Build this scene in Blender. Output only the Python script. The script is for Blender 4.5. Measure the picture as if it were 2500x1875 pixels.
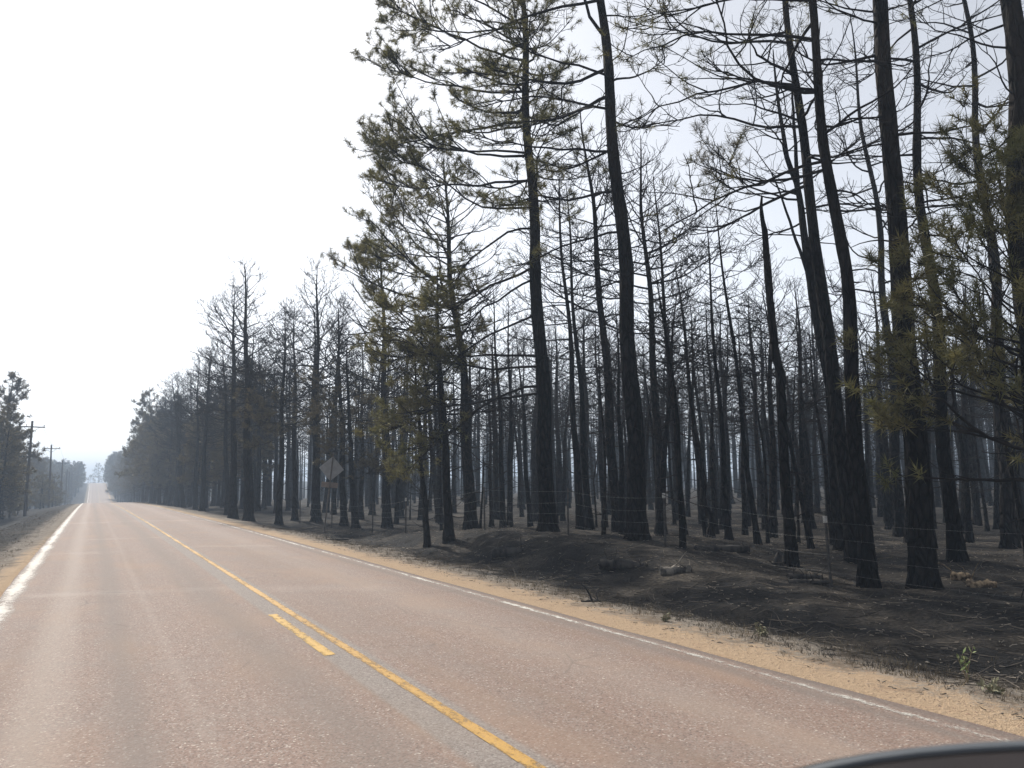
import bpy, math, random
import numpy as np

# ------------------------------------------------------------------ clear
for o in list(bpy.data.objects):
    bpy.data.objects.remove(o, do_unlink=True)
scene = bpy.context.scene
COL = scene.collection

# ------------------------------------------------------------------ camera
CAM_H = 1.75
PITCH, YAW, ROLL = math.radians(6.985), math.radians(27.704), math.radians(0.8)
_r0 = np.array([math.cos(YAW), -math.sin(YAW), 0.0])                       # view right, level
_f0 = np.array([math.cos(PITCH) * math.sin(YAW), math.cos(PITCH) * math.cos(YAW), math.sin(PITCH)])
_u0 = np.array([-math.sin(PITCH) * math.sin(YAW), -math.sin(PITCH) * math.cos(YAW), math.cos(PITCH)])
_cr = math.cos(ROLL) * _r0 - math.sin(ROLL) * _u0
_cu = math.sin(ROLL) * _r0 + math.cos(ROLL) * _u0
from mathutils import Matrix, Vector
cam_data = bpy.data.cameras.new('camera')
cam = bpy.data.objects.new('camera', cam_data)
COL.objects.link(cam)
cam.matrix_world = Matrix(((_cr[0], _cu[0], -_f0[0], 0), (_cr[1], _cu[1], -_f0[1], 0),
                           (_cr[2], _cu[2], -_f0[2], CAM_H), (0, 0, 0, 1)))
cam_data.sensor_width = 36.0
cam_data.lens = 28.0
cam_data.clip_start = 0.05
cam_data.clip_end = 6000
cam_data.dof.use_dof = True
cam_data.dof.focus_distance = 24.0
cam_data.dof.aperture_fstop = 9.0
scene.camera = cam

# ------------------------------------------------------------------ sky, sun, exposure
SUN_EL, SUN_AZ = math.radians(47), math.radians(-2)       # azimuth from +Y (down the road) towards +X
world = bpy.data.worlds.new('World')
scene.world = world
world.use_nodes = True
wn, wl = world.node_tree.nodes, world.node_tree.links
wn.clear()
w_out = wn.new('ShaderNodeOutputWorld')
w_bg = wn.new('ShaderNodeBackground')
w_hs = wn.new('ShaderNodeHueSaturation')
w_sky = wn.new('ShaderNodeTexSky')
w_sky.sky_type = 'NISHITA'
w_sky.sun_disc = False
w_sky.sun_elevation = SUN_EL
w_sky.sun_rotation = SUN_AZ
w_sky.altitude = 2000
w_sky.air_density = 1.0
w_sky.dust_density = 7.0
w_sky.ozone_density = 1.0
w_hs.inputs['Saturation'].default_value = 0.26
w_bg.inputs['Strength'].default_value = 0.128
wl.new(w_sky.outputs[0], w_hs.inputs['Color'])
wl.new(w_hs.outputs[0], w_bg.inputs['Color'])
wl.new(w_bg.outputs[0], w_out.inputs['Surface'])

sun_data = bpy.data.lights.new('sun', 'SUN')
sun_data.energy = 5.0
sun_data.angle = math.radians(0.9)
sun_data.color = (1.0, 0.95, 0.87)
sun = bpy.data.objects.new('sun', sun_data)
COL.objects.link(sun)
sdir = Vector((math.sin(SUN_AZ) * math.cos(SUN_EL), math.cos(SUN_AZ) * math.cos(SUN_EL), math.sin(SUN_EL)))
sun.rotation_euler = sdir.to_track_quat('Z', 'Y').to_euler()
sun.location = (0, 60, 90)

vs = scene.view_settings
vs.view_transform = 'Standard'
vs.look = 'None'
vs.exposure = 0.56
vs.gamma = 1.0
vs.use_curve_mapping = False
scene.render.engine = 'CYCLES'
cy = scene.cycles
cy.use_denoising = True
cy.max_bounces = 6
cy.diffuse_bounces = 3
cy.glossy_bounces = 3
cy.transmission_bounces = 4
cy.transparent_max_bounces = 24
cy.volume_bounces = 1
cy.sample_clamp_indirect = 8.0

# ------------------------------------------------------------------ helpers
RNG = np.random.default_rng(20130614)
_TAB = np.random.default_rng(7).random((256, 256))


def vnoise(x, y, s=1.0, seed=0):
    x = np.asarray(x, float) / s + seed * 37.3
    y = np.asarray(y, float) / s + seed * 91.7
    xi, yi = np.floor(x).astype(int), np.floor(y).astype(int)
    fx, fy = x - xi, y - yi
    fx, fy = fx * fx * (3 - 2 * fx), fy * fy * (3 - 2 * fy)
    a = _TAB[xi & 255, yi & 255]; b = _TAB[(xi + 1) & 255, yi & 255]
    c = _TAB[xi & 255, (yi + 1) & 255]; d = _TAB[(xi + 1) & 255, (yi + 1) & 255]
    return (a * (1 - fx) + b * fx) * (1 - fy) + (c * (1 - fx) + d * fx) * fy - 0.5


def sstep(x, a, b):
    t = np.clip((np.asarray(x, float) - a) / (b - a), 0, 1)
    return t * t * (3 - 2 * t)


def tag(o, label=None, cat=None, group=None, kind=None):
    if label: o['label'] = label
    if cat: o['category'] = cat
    if group: o['group'] = group
    if kind: o['kind'] = kind
    return o


def mesh_from(name, V, F, smooth=True):
    V = np.asarray(V, np.float32); F = np.asarray(F, np.int32)
    me = bpy.data.meshes.new(name)
    k = F.shape[1]
    me.vertices.add(len(V)); me.vertices.foreach_set('co', V.ravel())
    me.loops.add(F.size); me.loops.foreach_set('vertex_index', F.ravel())
    me.polygons.add(len(F))
    me.polygons.foreach_set('loop_start', np.arange(len(F), dtype=np.int32) * k)
    me.polygons.foreach_set('use_smooth', np.full(len(F), bool(smooth)))
    me.update(calc_edges=True)
    return me


def link(name, me, mat=None, parent=None, loc=None):
    o = bpy.data.objects.new(name, me)
    COL.objects.link(o)
    if mat is not None and me is not None and len(me.materials) == 0:
        me.materials.append(mat)
    if parent is not None: o.parent = parent
    if loc is not None: o.location = loc
    return o


def empty(name, loc, rz=0.0):
    o = bpy.data.objects.new(name, None)
    o.empty_display_size = 0.3
    COL.objects.link(o)
    o.location = loc
    o.rotation_euler = (0, 0, rz)
    return o


class Acc:
    """collects uniform faces of k corners"""
    def __init__(self): self.V, self.F, self.n = [], [], 0
    def add(self, V, F):
        V = np.asarray(V, float).reshape(-1, 3)
        self.V.append(V); self.F.append(np.asarray(F, int) + self.n); self.n += len(V)
    def build(self, name, mat=None, parent=None, smooth=True, loc=None):
        me = mesh_from(name, np.concatenate(self.V), np.concatenate(self.F), smooth)
        return link(name, me, mat, parent, loc)
    def mesh(self, name, smooth=True):
        return mesh_from(name, np.concatenate(self.V), np.concatenate(self.F), smooth)


def norm(v):
    return v / np.maximum(np.linalg.norm(v, axis=-1, keepdims=True), 1e-9)


def tubes(acc, P, R, S, seed=1):
    """P (N,K,3) centre lines, R (N,K) or (N,K,S) radii -> quads"""
    P = np.asarray(P, float); R = np.asarray(R, float)
    N, K, _ = P.shape
    T = norm(np.gradient(P, axis=1))
    rr = np.random.default_rng(seed).normal(size=(N, 3))
    ref = norm(np.cross(P[:, -1] - P[:, 0] + 1e-6, rr))[:, None, :]
    U = norm(np.cross(T, np.cross(ref, T)))
    W = np.cross(T, U)
    a = np.arange(S) * 2 * math.pi / S
    if R.ndim == 2: R = R[:, :, None]
    V = P[:, :, None, :] + R[..., None] * (U[:, :, None, :] * np.cos(a)[None, None, :, None] + W[:, :, None, :] * np.sin(a)[None, None, :, None])
    idx = np.arange(N * K * S).reshape(N, K, S)
    nx = np.roll(idx, -1, axis=2)
    F = np.stack([idx[:, :-1], nx[:, :-1], nx[:, 1:], idx[:, 1:]], -1).reshape(-1, 4)
    acc.add(V, F)


def box(acc, c, s, rot=None):
    v = np.array([[x, y, z] for x in (-.5, .5) for y in (-.5, .5) for z in (-.5, .5)]) * np.array(s)
    if rot is not None: v = v @ np.asarray(rot).T
    acc.add(v + np.array(c), [[0, 1, 3, 2], [4, 6, 7, 5], [0, 4, 5, 1], [2, 3, 7, 6], [0, 2, 6, 4], [1, 5, 7, 3]])


# ------------------------------------------------------------------ materials
def new_mat(name):
    m = bpy.data.materials.new(name); m.use_nodes = True
    nt = m.node_tree; nt.nodes.clear()
    return m, nt.nodes, nt.links


class NB:
    """tiny node builder"""
    def __init__(self, name):
        self.m, self.n, self.l = new_mat(name)
        self.out = self.n.new('ShaderNodeOutputMaterial')
    def node(self, t, **kw):
        n = self.n.new(t)
        for k, v in kw.items(): setattr(n, k, v)
        return n
    def sock(self, s, v):
        if v is None: return
        if hasattr(v, 'is_linked') or hasattr(v, 'links'): self.l.new(v, s)
        else:
            if isinstance(v, (tuple, list)) and len(v) == 3 and s.type == 'RGBA': v = (*v, 1)
            s.default_value = v
    def math(self, op, a, b=None, clamp=False):
        n = self.node('ShaderNodeMath', operation=op, use_clamp=clamp)
        self.sock(n.inputs[0], a); self.sock(n.inputs[1], b) if b is not None else None
        return n.outputs[0]
    def mix(self, f, a, b, blend='MIX'):
        n = self.node('ShaderNodeMix', data_type='RGBA', blend_type=blend)
        self.sock(n.inputs[0], f); self.sock(n.inputs[6], a); self.sock(n.inputs[7], b)
        return n.outputs[2]
    def noise(self, vec, scale, detail=3, rough=0.55, dim='3D'):
        n = self.node('ShaderNodeTexNoise', noise_dimensions=dim)
        self.sock(n.inputs['Vector'], vec); n.inputs['Scale'].default_value = scale
        n.inputs['Detail'].default_value = detail; n.inputs['Roughness'].default_value = rough
        return n.outputs[0]
    def voro(self, vec, scale, feature='F1', out=0):
        n = self.node('ShaderNodeTexVoronoi', feature=feature)
        self.sock(n.inputs['Vector'], vec); n.inputs['Scale'].default_value = scale
        return n.outputs[out]
    def ramp(self, f, stops, interp='LINEAR'):
        n = self.node('ShaderNodeValToRGB'); r = n.color_ramp; r.interpolation = interp
        while len(r.elements) < len(stops): r.elements.new(0.5)
        for e, (p, c) in zip(r.elements, stops):
            e.position = p; e.color = (*c, 1) if isinstance(c, (tuple, list)) else (c, c, c, 1)
        self.sock(n.inputs[0], f)
        return n.outputs[0]
    def range(self, v, a, b, c=0.0, d=1.0, smooth=True):
        n = self.node('ShaderNodeMapRange'); n.interpolation_type = 'SMOOTHSTEP' if smooth else 'LINEAR'
        self.sock(n.inputs[0], v)
        for i, x in enumerate((a, b, c, d)): n.inputs[i + 1].default_value = x
        return n.outputs[0]
    def scalevec(self, vec, s):
        n = self.node('ShaderNodeMapping'); self.sock(n.inputs[0], vec); n.inputs['Scale'].default_value = s
        return n.outputs[0]
    def pos(self): return self.node('ShaderNodeNewGeometry').outputs['Position']
    def obj(self): return self.node('ShaderNodeTexCoord').outputs['Object']
    def xyz(self, v):
        n = self.node('ShaderNodeSeparateXYZ'); self.sock(n.inputs[0], v); return n.outputs
    def bump(self, h, strength=0.5, dist=0.02):
        n = self.node('ShaderNodeBump'); n.inputs['Strength'].default_value = strength
        n.inputs['Distance'].default_value = dist; self.sock(n.inputs['Height'], h)
        return n.outputs[0]
    def bsdf(self, color, rough=0.9, bump=None, spec=0.3, metal=0.0):
        n = self.node('ShaderNodeBsdfPrincipled')
        self.sock(n.inputs['Base Color'], color); self.sock(n.inputs['Roughness'], rough)
        n.inputs['Specular IOR Level'].default_value = spec; n.inputs['Metallic'].default_value = metal
        if bump is not None: self.sock(n.inputs['Normal'], bump)
        return n.outputs[0]
    def finish(self, s):
        self.l.new(s, self.out.inputs['Surface']); return self.m


def mat_bark():
    b = NB('charred_bark'); o = b.obj()
    st = b.scalevec(o, (1, 1, 0.30))
    crack = b.voro(st, 8.5, 'DISTANCE_TO_EDGE')
    nz = b.noise(st, 26, 5, 0.65)
    big = b.noise(b.scalevec(o, (1, 1, .35)), 1.6, 3)
    z = b.xyz(o)[2]
    c = b.ramp(crack, [(0.0, (0.002, 0.002, 0.002)), (0.10, (0.007, 0.0066, 0.0066)), (0.35, (0.017, 0.0155, 0.015)), (0.7, (0.027, 0.024, 0.022))])
    brown = b.mix(nz, (0.022, 0.017, 0.014), (0.052, 0.040, 0.032))
    f = b.math('MULTIPLY', b.range(z, 3.0, 12.0, 0.0, 0.75), b.range(big, 0.42, 0.62))
    c = b.mix(f, c, brown)
    c = b.mix(b.range(nz, 0.55, 0.75, 0, .35), c, (0.026, 0.026, 0.027))
    rnd = b.node('ShaderNodeObjectInfo').outputs['Random']
    c = b.mix(1.0, c, b.ramp(rnd, [(0, (.7, .7, .7)), (.6, (1.1, 1.07, 1.04)), (1, (1.7, 1.5, 1.35))]), 'MULTIPLY')
    h = b.math('ADD', b.math('MULTIPLY', b.range(crack, 0, 0.25), 1.0), b.math('MULTIPLY', nz, 0.5))
    return b.finish(b.bsdf(c, 0.9, b.bump(h, 1.0, 0.05), 0.05))


def mat_branch():
    b = NB('burnt_branch'); o = b.obj()
    nz = b.noise(o, 3.0, 4)
    c = b.ramp(nz, [(0.3, (0.010, 0.0095, 0.0095)), (0.55, (0.022, 0.019, 0.018)), (0.75, (0.048, 0.040, 0.034))])
    return b.finish(b.bsdf(c, 0.9, None, 0.05))


def mat_needles(name, a, bb, c3, lo=.38, hi=.62):
    b = NB(name); o = b.obj()
    info = b.node('ShaderNodeObjectInfo').outputs['Random']
    vec = b.node('ShaderNodeVectorMath', operation='ADD'); b.l.new(o, vec.inputs[0])
    cx = b.node('ShaderNodeCombineXYZ'); b.l.new(b.math('MULTIPLY', info, 40.0), cx.inputs[0]); b.l.new(cx.outputs[0], vec.inputs[1])
    n1 = b.noise(vec.outputs[0], 0.9, 3); n2 = b.noise(vec.outputs[0], 7.0, 2)
    c = b.mix(b.range(n1, lo, hi), a, bb)
    c = b.mix(b.range(n2, .5, .72, 0, .7), c, c3)
    d = b.node('ShaderNodeBsdfDiffuse'); b.l.new(c, d.inputs[0])
    t = b.node('ShaderNodeBsdfTranslucent'); b.l.new(b.mix(0.35, c, (0.20, 0.17, 0.05)), t.inputs[0])
    g = b.node('ShaderNodeBsdfGlossy'); g.inputs['Roughness'].default_value = .38; b.sock(g.inputs[0], (0.5, 0.5, 0.42))
    m1 = b.node('ShaderNodeMixShader'); m1.inputs[0].default_value = .4; b.l.new(d.outputs[0], m1.inputs[1]); b.l.new(t.outputs[0], m1.inputs[2])
    m2 = b.node('ShaderNodeMixShader'); m2.inputs[0].default_value = .05; b.l.new(m1.outputs[0], m2.inputs[1]); b.l.new(g.outputs[0], m2.inputs[2])
    return b.finish(m2.outputs[0])


def mat_simple(name, c1, c2, scale, rough=0.85, bump=0.0, spec=0.3, metal=0.0, stretch=(1, 1, 1)):
    b = NB(name); o = b.obj()
    nz = b.noise(b.scalevec(o, stretch), scale, 4)
    c = b.mix(b.range(nz, .35, .65), c1, c2)
    return b.finish(b.bsdf(c, rough, b.bump(nz, bump, 0.02) if bump else None, spec, metal))


def mat_ground():
    b = NB('burnt_ground'); p = b.pos(); x, y, z = b.xyz(p)
    n_big = b.noise(p, 0.45, 4); n_mid = b.noise(p, 2.2, 5, .6); n_fine = b.noise(p, 17, 4, .65); n_grain = b.noise(p, 90, 3, .6)
    # distance beyond the pavement edge, both sides
    dr = b.math('SUBTRACT', x, 5.75); dl = b.math('SUBTRACT', -1.3, x)
    d = b.math('MAXIMUM', dr, b.math('ADD', b.math('MULTIPLY', dl, 1.5), b.range(y, 10, 40, 0.0, 0.75)))
    wob = b.math('ADD', b.math('MULTIPLY', b.math('SUBTRACT', n_mid, .5), 1.7), b.math('MULTIPLY', b.math('SUBTRACT', n_fine, .5), 2.0))
    dd = b.math('ADD', d, wob)
    sand = b.mix(n_fine, (0.33, 0.235, 0.15), (0.44, 0.33, 0.225))
    sand = b.mix(b.range(n_grain, .52, .68, 0, .7), sand, (0.20, 0.14, 0.095))
    sand = b.mix(b.range(n_mid, .5, .75, 0, .5), sand, (0.35, 0.23, 0.15))
    ash = b.mix(b.range(n_fine, .35, .65), (0.085, 0.075, 0.066), (0.27, 0.235, 0.195))
    ash = b.mix(b.range(n_mid, .45, .68, 0, .7), ash, (0.13, 0.095, 0.064))
    char = b.mix(b.range(n_fine, .38, .68), (0.007, 0.0069, 0.0072), (0.027, 0.025, 0.024))
    brown = b.mix(b.range(n_fine, .35, .7), (0.030, 0.026, 0.022), (0.100, 0.084, 0.066))
    floor_ = b.mix(b.range(n_big, .44, .66), char, brown)
    floor_ = b.mix(b.range(n_mid, .55, .72, 0, .7), floor_, char)
    floor_ = b.mix(b.range(n_grain, .64, .74, 0, .5), floor_, (0.19, 0.165, 0.135))
    deep = b.range(d, 3.6, 6.0)
    floor2 = b.mix(b.math('MULTIPLY', deep, .2), floor_, brown)
    floor2 = b.mix(b.range(x, -1.5, -3.5, 0, .85), floor2, char)
    wid = b.range(y, 8, 70, 0.0, 0.35)
    dsand = b.math('ADD', dd, wid)
    c = b.mix(b.range(dsand, 0.40, 1.15), sand, ash)
    c = b.mix(b.range(dd, 1.5, 2.5), c, floor2)
    h = b.math('ADD', b.math('MULTIPLY', n_fine, 1.0), b.math('MULTIPLY', n_grain, .45))
    return b.finish(b.bsdf(c, 0.95, b.bump(h, 0.9, 0.07), 0.12))


def road_color(b, p):
    x, y, z = b.xyz(p)
    fine = b.noise(p, 60, 3, .7); mid = b.noise(p, 1.3, 4, .6)
    cells = b.node('ShaderNodeTexVoronoi'); b.l.new(p, cells.inputs['Vector']); cells.inputs['Scale'].default_value = 75
    chip = b.xyz(cells.outputs['Color'])[0]
    c = b.ramp(chip, [(0.0, (0.088, 0.062, 0.052)), (0.35, (0.162, 0.108, 0.086)), (0.6, (0.208, 0.143, 0.115)), (0.86, (0.186, 0.150, 0.127)), (0.97, (0.27, 0.23, 0.20)), (1.0, (0.44, 0.39, 0.34))])  # palest few chips are sparkle off the stone, painted into the colour
    c = b.mix(b.range(fine, .3, .75, .25, 0), c, (0.15, 0.11, 0.095))
    c = b.mix(b.range(mid, .42, .66, 0, .30), c, (0.168, 0.142, 0.126))
    # long streaks laid by traffic
    st = b.noise(b.scalevec(p, (1.0, 0.03, 1.0)), 2.4, 4, .55)
    c = b.mix(b.range(st, .5, .72, 0, .5), c, (0.150, 0.105, 0.078))
    c = b.mix(b.range(b.noise(b.scalevec(p, (1, .35, 1)), .8, 4, .6), .48, .66, 0, .45), c, (0.205, 0.138, 0.098))
    def band(cx, w, amt):
        return b.math('MULTIPLY', b.range(b.math('ABSOLUTE', b.math('SUBTRACT', b.math('ADD', x, b.math('MULTIPLY', b.math('SUBTRACT', st, .5), min(.5, w * 1.1))), cx)), 0, w, 1, 0), amt)
    def crack(cy, w, x0, x1, slope, amt):
        wob = b.math('MULTIPLY', b.math('SUBTRACT', b.noise(p, 1.7, 4), .5), .55)
        yy = b.math('ADD', b.math('ADD', y, wob), b.math('MULTIPLY', x, slope))
        g = b.range(b.math('ABSOLUTE', b.math('SUBTRACT', yy, cy)), 0, w, 1, 0)
        xm = b.math('MULTIPLY', b.range(x, x0 - .4, x0 + .4), b.range(x, x1 - .4, x1 + .4, 1, 0))
        pat = b.range(b.noise(b.scalevec(p, (1, .4, 1)), 1.1, 3, .6), .36, .62, .15, 1)
        return b.math('MULTIPLY', b.math('MULTIPLY', b.math('MULTIPLY', g, pat), xm), amt)
    wv = b.node('ShaderNodeVectorMath', operation='ADD'); b.l.new(p, wv.inputs[0]); b.l.new(b.node('ShaderNodeTexNoise').outputs[1], wv.inputs[1])
    net = b.range(b.voro(wv.outputs[0], .42, 'DISTANCE_TO_EDGE'), 0.0, .010, 1, 0)
    c = b.mix(b.math('MULTIPLY', net, b.range(b.noise(p, .33, 3), .52, .62, 0, .5)), c, (0.07, 0.055, 0.048))
    c = b.mix(b.range(b.noise(p, .55, 5, .7), .62, .72, 0, .5), c, (0.125, 0.100, 0.086))
    pale = (0.295, 0.255, 0.222)
    for f in (band(-0.30, .34, .36), band(4.35, .7, .16), band(0.80, .10, .13), crack(15.6, .5, -1.2, 2.2, .42, .34), crack(25.2, .8, -1.2, .6, .42, .34),
              crack(31.5, .6, -.2, 2.3, .42, .3), crack(15.4, .7, 2.7, 4.6, .42, .24), crack(26.5, .6, 2.8, 4.8, .4, .3), crack(47, 1.2, -1.2, 5.5, .3, .35), crack(150, 6, -1.2, 7, .3, .55)):
        c = b.mix(f, c, pale)
    dark = (0.118, 0.098, 0.086)
    for f in (band(0.34, .30, .50), band(1.72, .42, .45), band(3.2, .45, .12), band(5.38, .16, .6), band(5.7, .12, .6)):
        c = b.mix(f, c, dark)
    for f in (crack(15.62, .05, .3, 1.5, .42, .9), crack(10.05, .022, 2.7, 3.6, .48, .8), crack(27.1, .05, 2.9, 3.6, .4, .6)):
        c = b.mix(f, c, (0.06, 0.05, 0.047))
    c = b.mix(b.math('MULTIPLY', b.math('MULTIPLY', b.range(x, 2.14, 2.22), b.range(x, 2.60, 2.68, 1, 0)), .62), c, b.mix(chip, (0.115, 0.106, 0.098), (0.22, 0.205, 0.19)))
    return c, chip, fine


def mat_road():
    b = NB('red_chip_seal'); p = b.pos()
    c, chip, fine = road_color(b, p)
    h = b.math('ADD', b.math('MULTIPLY', chip, .6), b.math('MULTIPLY', fine, .6))
    return b.finish(b.bsdf(c, 0.8, b.bump(h, 0.8, 0.008), 0.22))


def mat_paint(name, col, col2, lo, hi, xc, half, ragged):
    """worn paint: the paint film ends where it has flaked off"""
    b = NB(name); p = b.pos(); x, y, z = b.xyz(p)
    n1 = b.noise(b.scalevec(p, (1, .5, 1)), 13.0, 5, .75); n2 = b.noise(p, 55, 3, .7); n3 = b.noise(b.scalevec(p, (.2, 1, 1)), 0.55, 2)
    wear = b.math('ADD', b.math('MULTIPLY', n1, .55), b.math('ADD', b.math('MULTIPLY', n2, .3), b.math('MULTIPLY', n3, .35)))
    edge = b.math('MULTIPLY', b.math('ABSOLUTE', b.math('SUBTRACT', x, xc)), ragged / half)
    keep = b.range(b.math('SUBTRACT', wear, edge), lo, hi)
    c = b.mix(b.range(n2, .4, .7), col, col2)
    s = b.bsdf(c, 0.7, None, 0.3)
    t = b.node('ShaderNodeBsdfTransparent')
    m = b.node('ShaderNodeMixShader'); b.l.new(keep, m.inputs[0]); b.l.new(t.outputs[0], m.inputs[1]); b.l.new(s, m.inputs[2])
    return b.finish(m.outputs[0])


M = dict(
    bark=mat_bark(), branch=mat_branch(),
    green=mat_needles('pine_needles_green', (0.105, 0.108, 0.040), (0.135, 0.118, 0.050), (0.080, 0.066, 0.036)),
    brown=mat_needles('pine_needles_scorched', (0.075, 0.053, 0.036), (0.058, 0.047, 0.036), (0.040, 0.031, 0.026)),
    olive=mat_needles('pine_needles_olive', (0.055, 0.060, 0.036), (0.075, 0.062, 0.040), (0.038, 0.037, 0.028)),
    ground=mat_ground(), road=mat_road(),
    white=mat_paint('white_road_paint', (0.44, 0.425, 0.39), (0.27, 0.25, 0.22), .50, .66, 5.555, .055, .08),
    spill=mat_paint('pale_edge_paint_and_grit', (0.42, 0.39, 0.355), (0.27, 0.235, 0.205), .33, .60, -1.14, .20, .24),
    yellow=mat_paint('yellow_road_paint', (0.36, 0.205, 0.036), (0.24, 0.14, 0.045), .42, .62, 2.50, .055, .07),
    yellow_dash=mat_paint('yellow_dash_paint', (0.39, 0.235, 0.036), (0.26, 0.155, 0.040), .39, .60, 2.25, .06, .08),
    steel=mat_simple('weathered_post_steel', (0.030, 0.030, 0.030), (0.065, 0.055, 0.048), 14, .7, .2),
    post_tip=mat_simple('faded_white_post_paint', (0.42, 0.41, 0.39), (0.28, 0.27, 0.25), 20, .7),
    wire=mat_simple('fence_wire', (0.06, 0.06, 0.062), (0.16, 0.155, 0.15), 1.2, .5, 0, .4, .2),
    sign=mat_simple('sign_back_aluminium', (0.23, 0.225, 0.22), (0.28, 0.275, 0.27), 5, .6, 0, .4, 0),
    plaque=mat_simple('plaque_back_brown', (0.17, 0.13, 0.105), (0.21, 0.165, 0.135), 5, .7),
    sign_post=mat_simple('sign_post_steel', (0.10, 0.088, 0.08), (0.17, 0.145, 0.125), 8, .6, 0, .4, .3),
    pole=mat_simple('pole_wood', (0.055, 0.042, 0.035), (0.10, 0.082, 0.07), 9, .9, .3, .2, 0, (1, 1, .1)),
    insul=mat_simple('insulator_ceramic', (0.25, 0.25, 0.26), (0.32, 0.32, 0.33), 9, .4),
    cable=mat_simple('cable_metal', (0.10, 0.10, 0.105), (0.15, 0.15, 0.15), 5, .5),
    log=mat_simple('charred_log', (0.014, 0.013, 0.013), (0.050, 0.045, 0.041), 9, .85, .8, .25, 0, (1, 1, .3)),
    rotten=mat_simple('pale_rotten_wood', (0.30, 0.225, 0.145), (0.05, 0.035, 0.025), 10, .9, .8),
    greywood=mat_simple('weathered_grey_wood', (0.20, 0.18, 0.155), (0.04, 0.036, 0.033), 9, .9, .7, .2, 0, (1, 1, .4)),
    twig=mat_simple('dead_twig', (0.022, 0.020, 0.019), (0.15, 0.125, 0.10), 1.4, .9),
    chip=mat_simple('pale_litter', (0.30, 0.26, 0.21), (0.14, 0.115, 0.09), 2.0, .9),
    stone=mat_simple('roadside_gravel', (0.30, 0.20, 0.13), (0.16, 0.115, 0.085), 3.0, .9),
    grass_b=mat_simple('burnt_grass_blade', (0.045, 0.038, 0.032), (0.17, 0.135, 0.09), 1.2, .9),
    grass_t=mat_simple('dry_grass_blade', (0.26, 0.20, 0.12), (0.12, 0.092, 0.06), 1.8, .9),
    weed=mat_simple('weed_leaf', (0.12, 0.17, 0.055), (0.19, 0.21, 0.09), 9, .7),
    paleweed=mat_simple('pale_weed_leaf', (0.21, 0.20, 0.13), (0.13, 0.12, 0.07), 9, .8),
)

# ------------------------------------------------------------------ terrain
_ZY = np.array([-500, 40, 80, 120, 150, 200, 250, 310, 400, 470, 520, 580, 700, 900, 1600.])
_ZZ = np.array([0, 0, -.12, -.40, -.72, -2.3, -3.5, -2.9, .5, 3.2, 4.3, 3.9, 0.5, -4.5, -5.])
_yy = np.linspace(-500, 1600, 2101)
_zz = np.interp(_yy, _ZY, _ZZ)
_k = np.hanning(41); _k /= _k.sum()
_zz = np.convolve(np.pad(_zz, 20, 'edge'), _k, 'valid')


def zroad(Y): return np.interp(Y, _yy, _zz)


def zsurf(X, Y): return zroad(Y) - 0.014 * np.abs(np.asarray(X, float) - 2.35)


def bank(Y):
    return np.interp(Y, [-50, 7, 9.5, 12, 15, 18, 24, 28, 34, 60, 200], [-.42, -.40, -.33, -.12, .12, .24, .20, .0, -.20, -.26, -.30])


def terrain(X, Y):
    X = np.asarray(X, float); Y = np.asarray(Y, float)
    zr = zroad(Y)
    b = bank(Y + 2.0 * vnoise(X, Y, 6, 3))
    toe = 0.55 * vnoise(Y, Y * 0, 5, 5)
    r = X - 5.8
    xs = r - toe * sstep(r, .8, 2)
    ditch = np.interp(Y, [0, 10, 16, 30, 80, 200], [-.36, -.34, -.27, -.33, -.28, -.22])
    zR = np.where(xs < 1.2, -.05 - .05 * xs,
         np.where(xs < 3.0, -.11 + (ditch + .11) * sstep(xs, .9, 3.0),
         np.where(xs < 4.8, ditch + (b - ditch) * sstep(xs, 3.0, 4.8),
                  b + (-.22 - b) * sstep(xs, 5.5, 14) + .006 * np.maximum(xs - 14, 0))))
    l = -1.35 - X
    deepL = np.interp(Y, [0, 60, 120, 200, 300], [-1.0, -1.35, -.9, -.5, -.3])
    zL = -.05 - .05 * np.clip(l, 0, 1.2) + (deepL + .11) * sstep(l, 1.0, 6.0)
    z = np.where(X > 2.3, zR, zL)
    inside = (r < 0) & (l < 0)
    z = np.where(inside, -.10, z)
    d = np.maximum(r, l)
    am = sstep(d, .6, 3.0)
    n = .22 * vnoise(X, Y, 7, 1) + .11 * vnoise(X, Y, 2.1, 2) + .075 * vnoise(X, Y, .7, 4) + .045 * vnoise(X, Y, .28, 6)
    far = sstep(d, 40, 160)
    n = n * am + .012 * vnoise(X, Y, .25, 8) * sstep(d, 0.02, .3) + far * 3.0 * vnoise(X, Y, 90, 9)
    return zr + z + n


def tz(x, y): return float(terrain(np.array([x]), np.array([y]))[0])


def grid_mesh(name, xs, ys, zf):
    X, Y = np.meshgrid(xs, ys)
    Z = zf(X, Y)
    nx, ny = len(xs), len(ys)
    idx = np.arange(nx * ny).reshape(ny, nx)
    F = np.stack([idx[:-1, :-1], idx[:-1, 1:], idx[1:, 1:], idx[1:, :-1]], -1).reshape(-1, 4)
    return mesh_from(name, np.stack([X, Y, Z], -1).reshape(-1, 3), F)


def spaced(segs):
    out = []
    for a, b, s in segs: out.extend(np.arange(a, b - 1e-6, s))
    out.append(segs[-1][1])
    return np.array(out)


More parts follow.
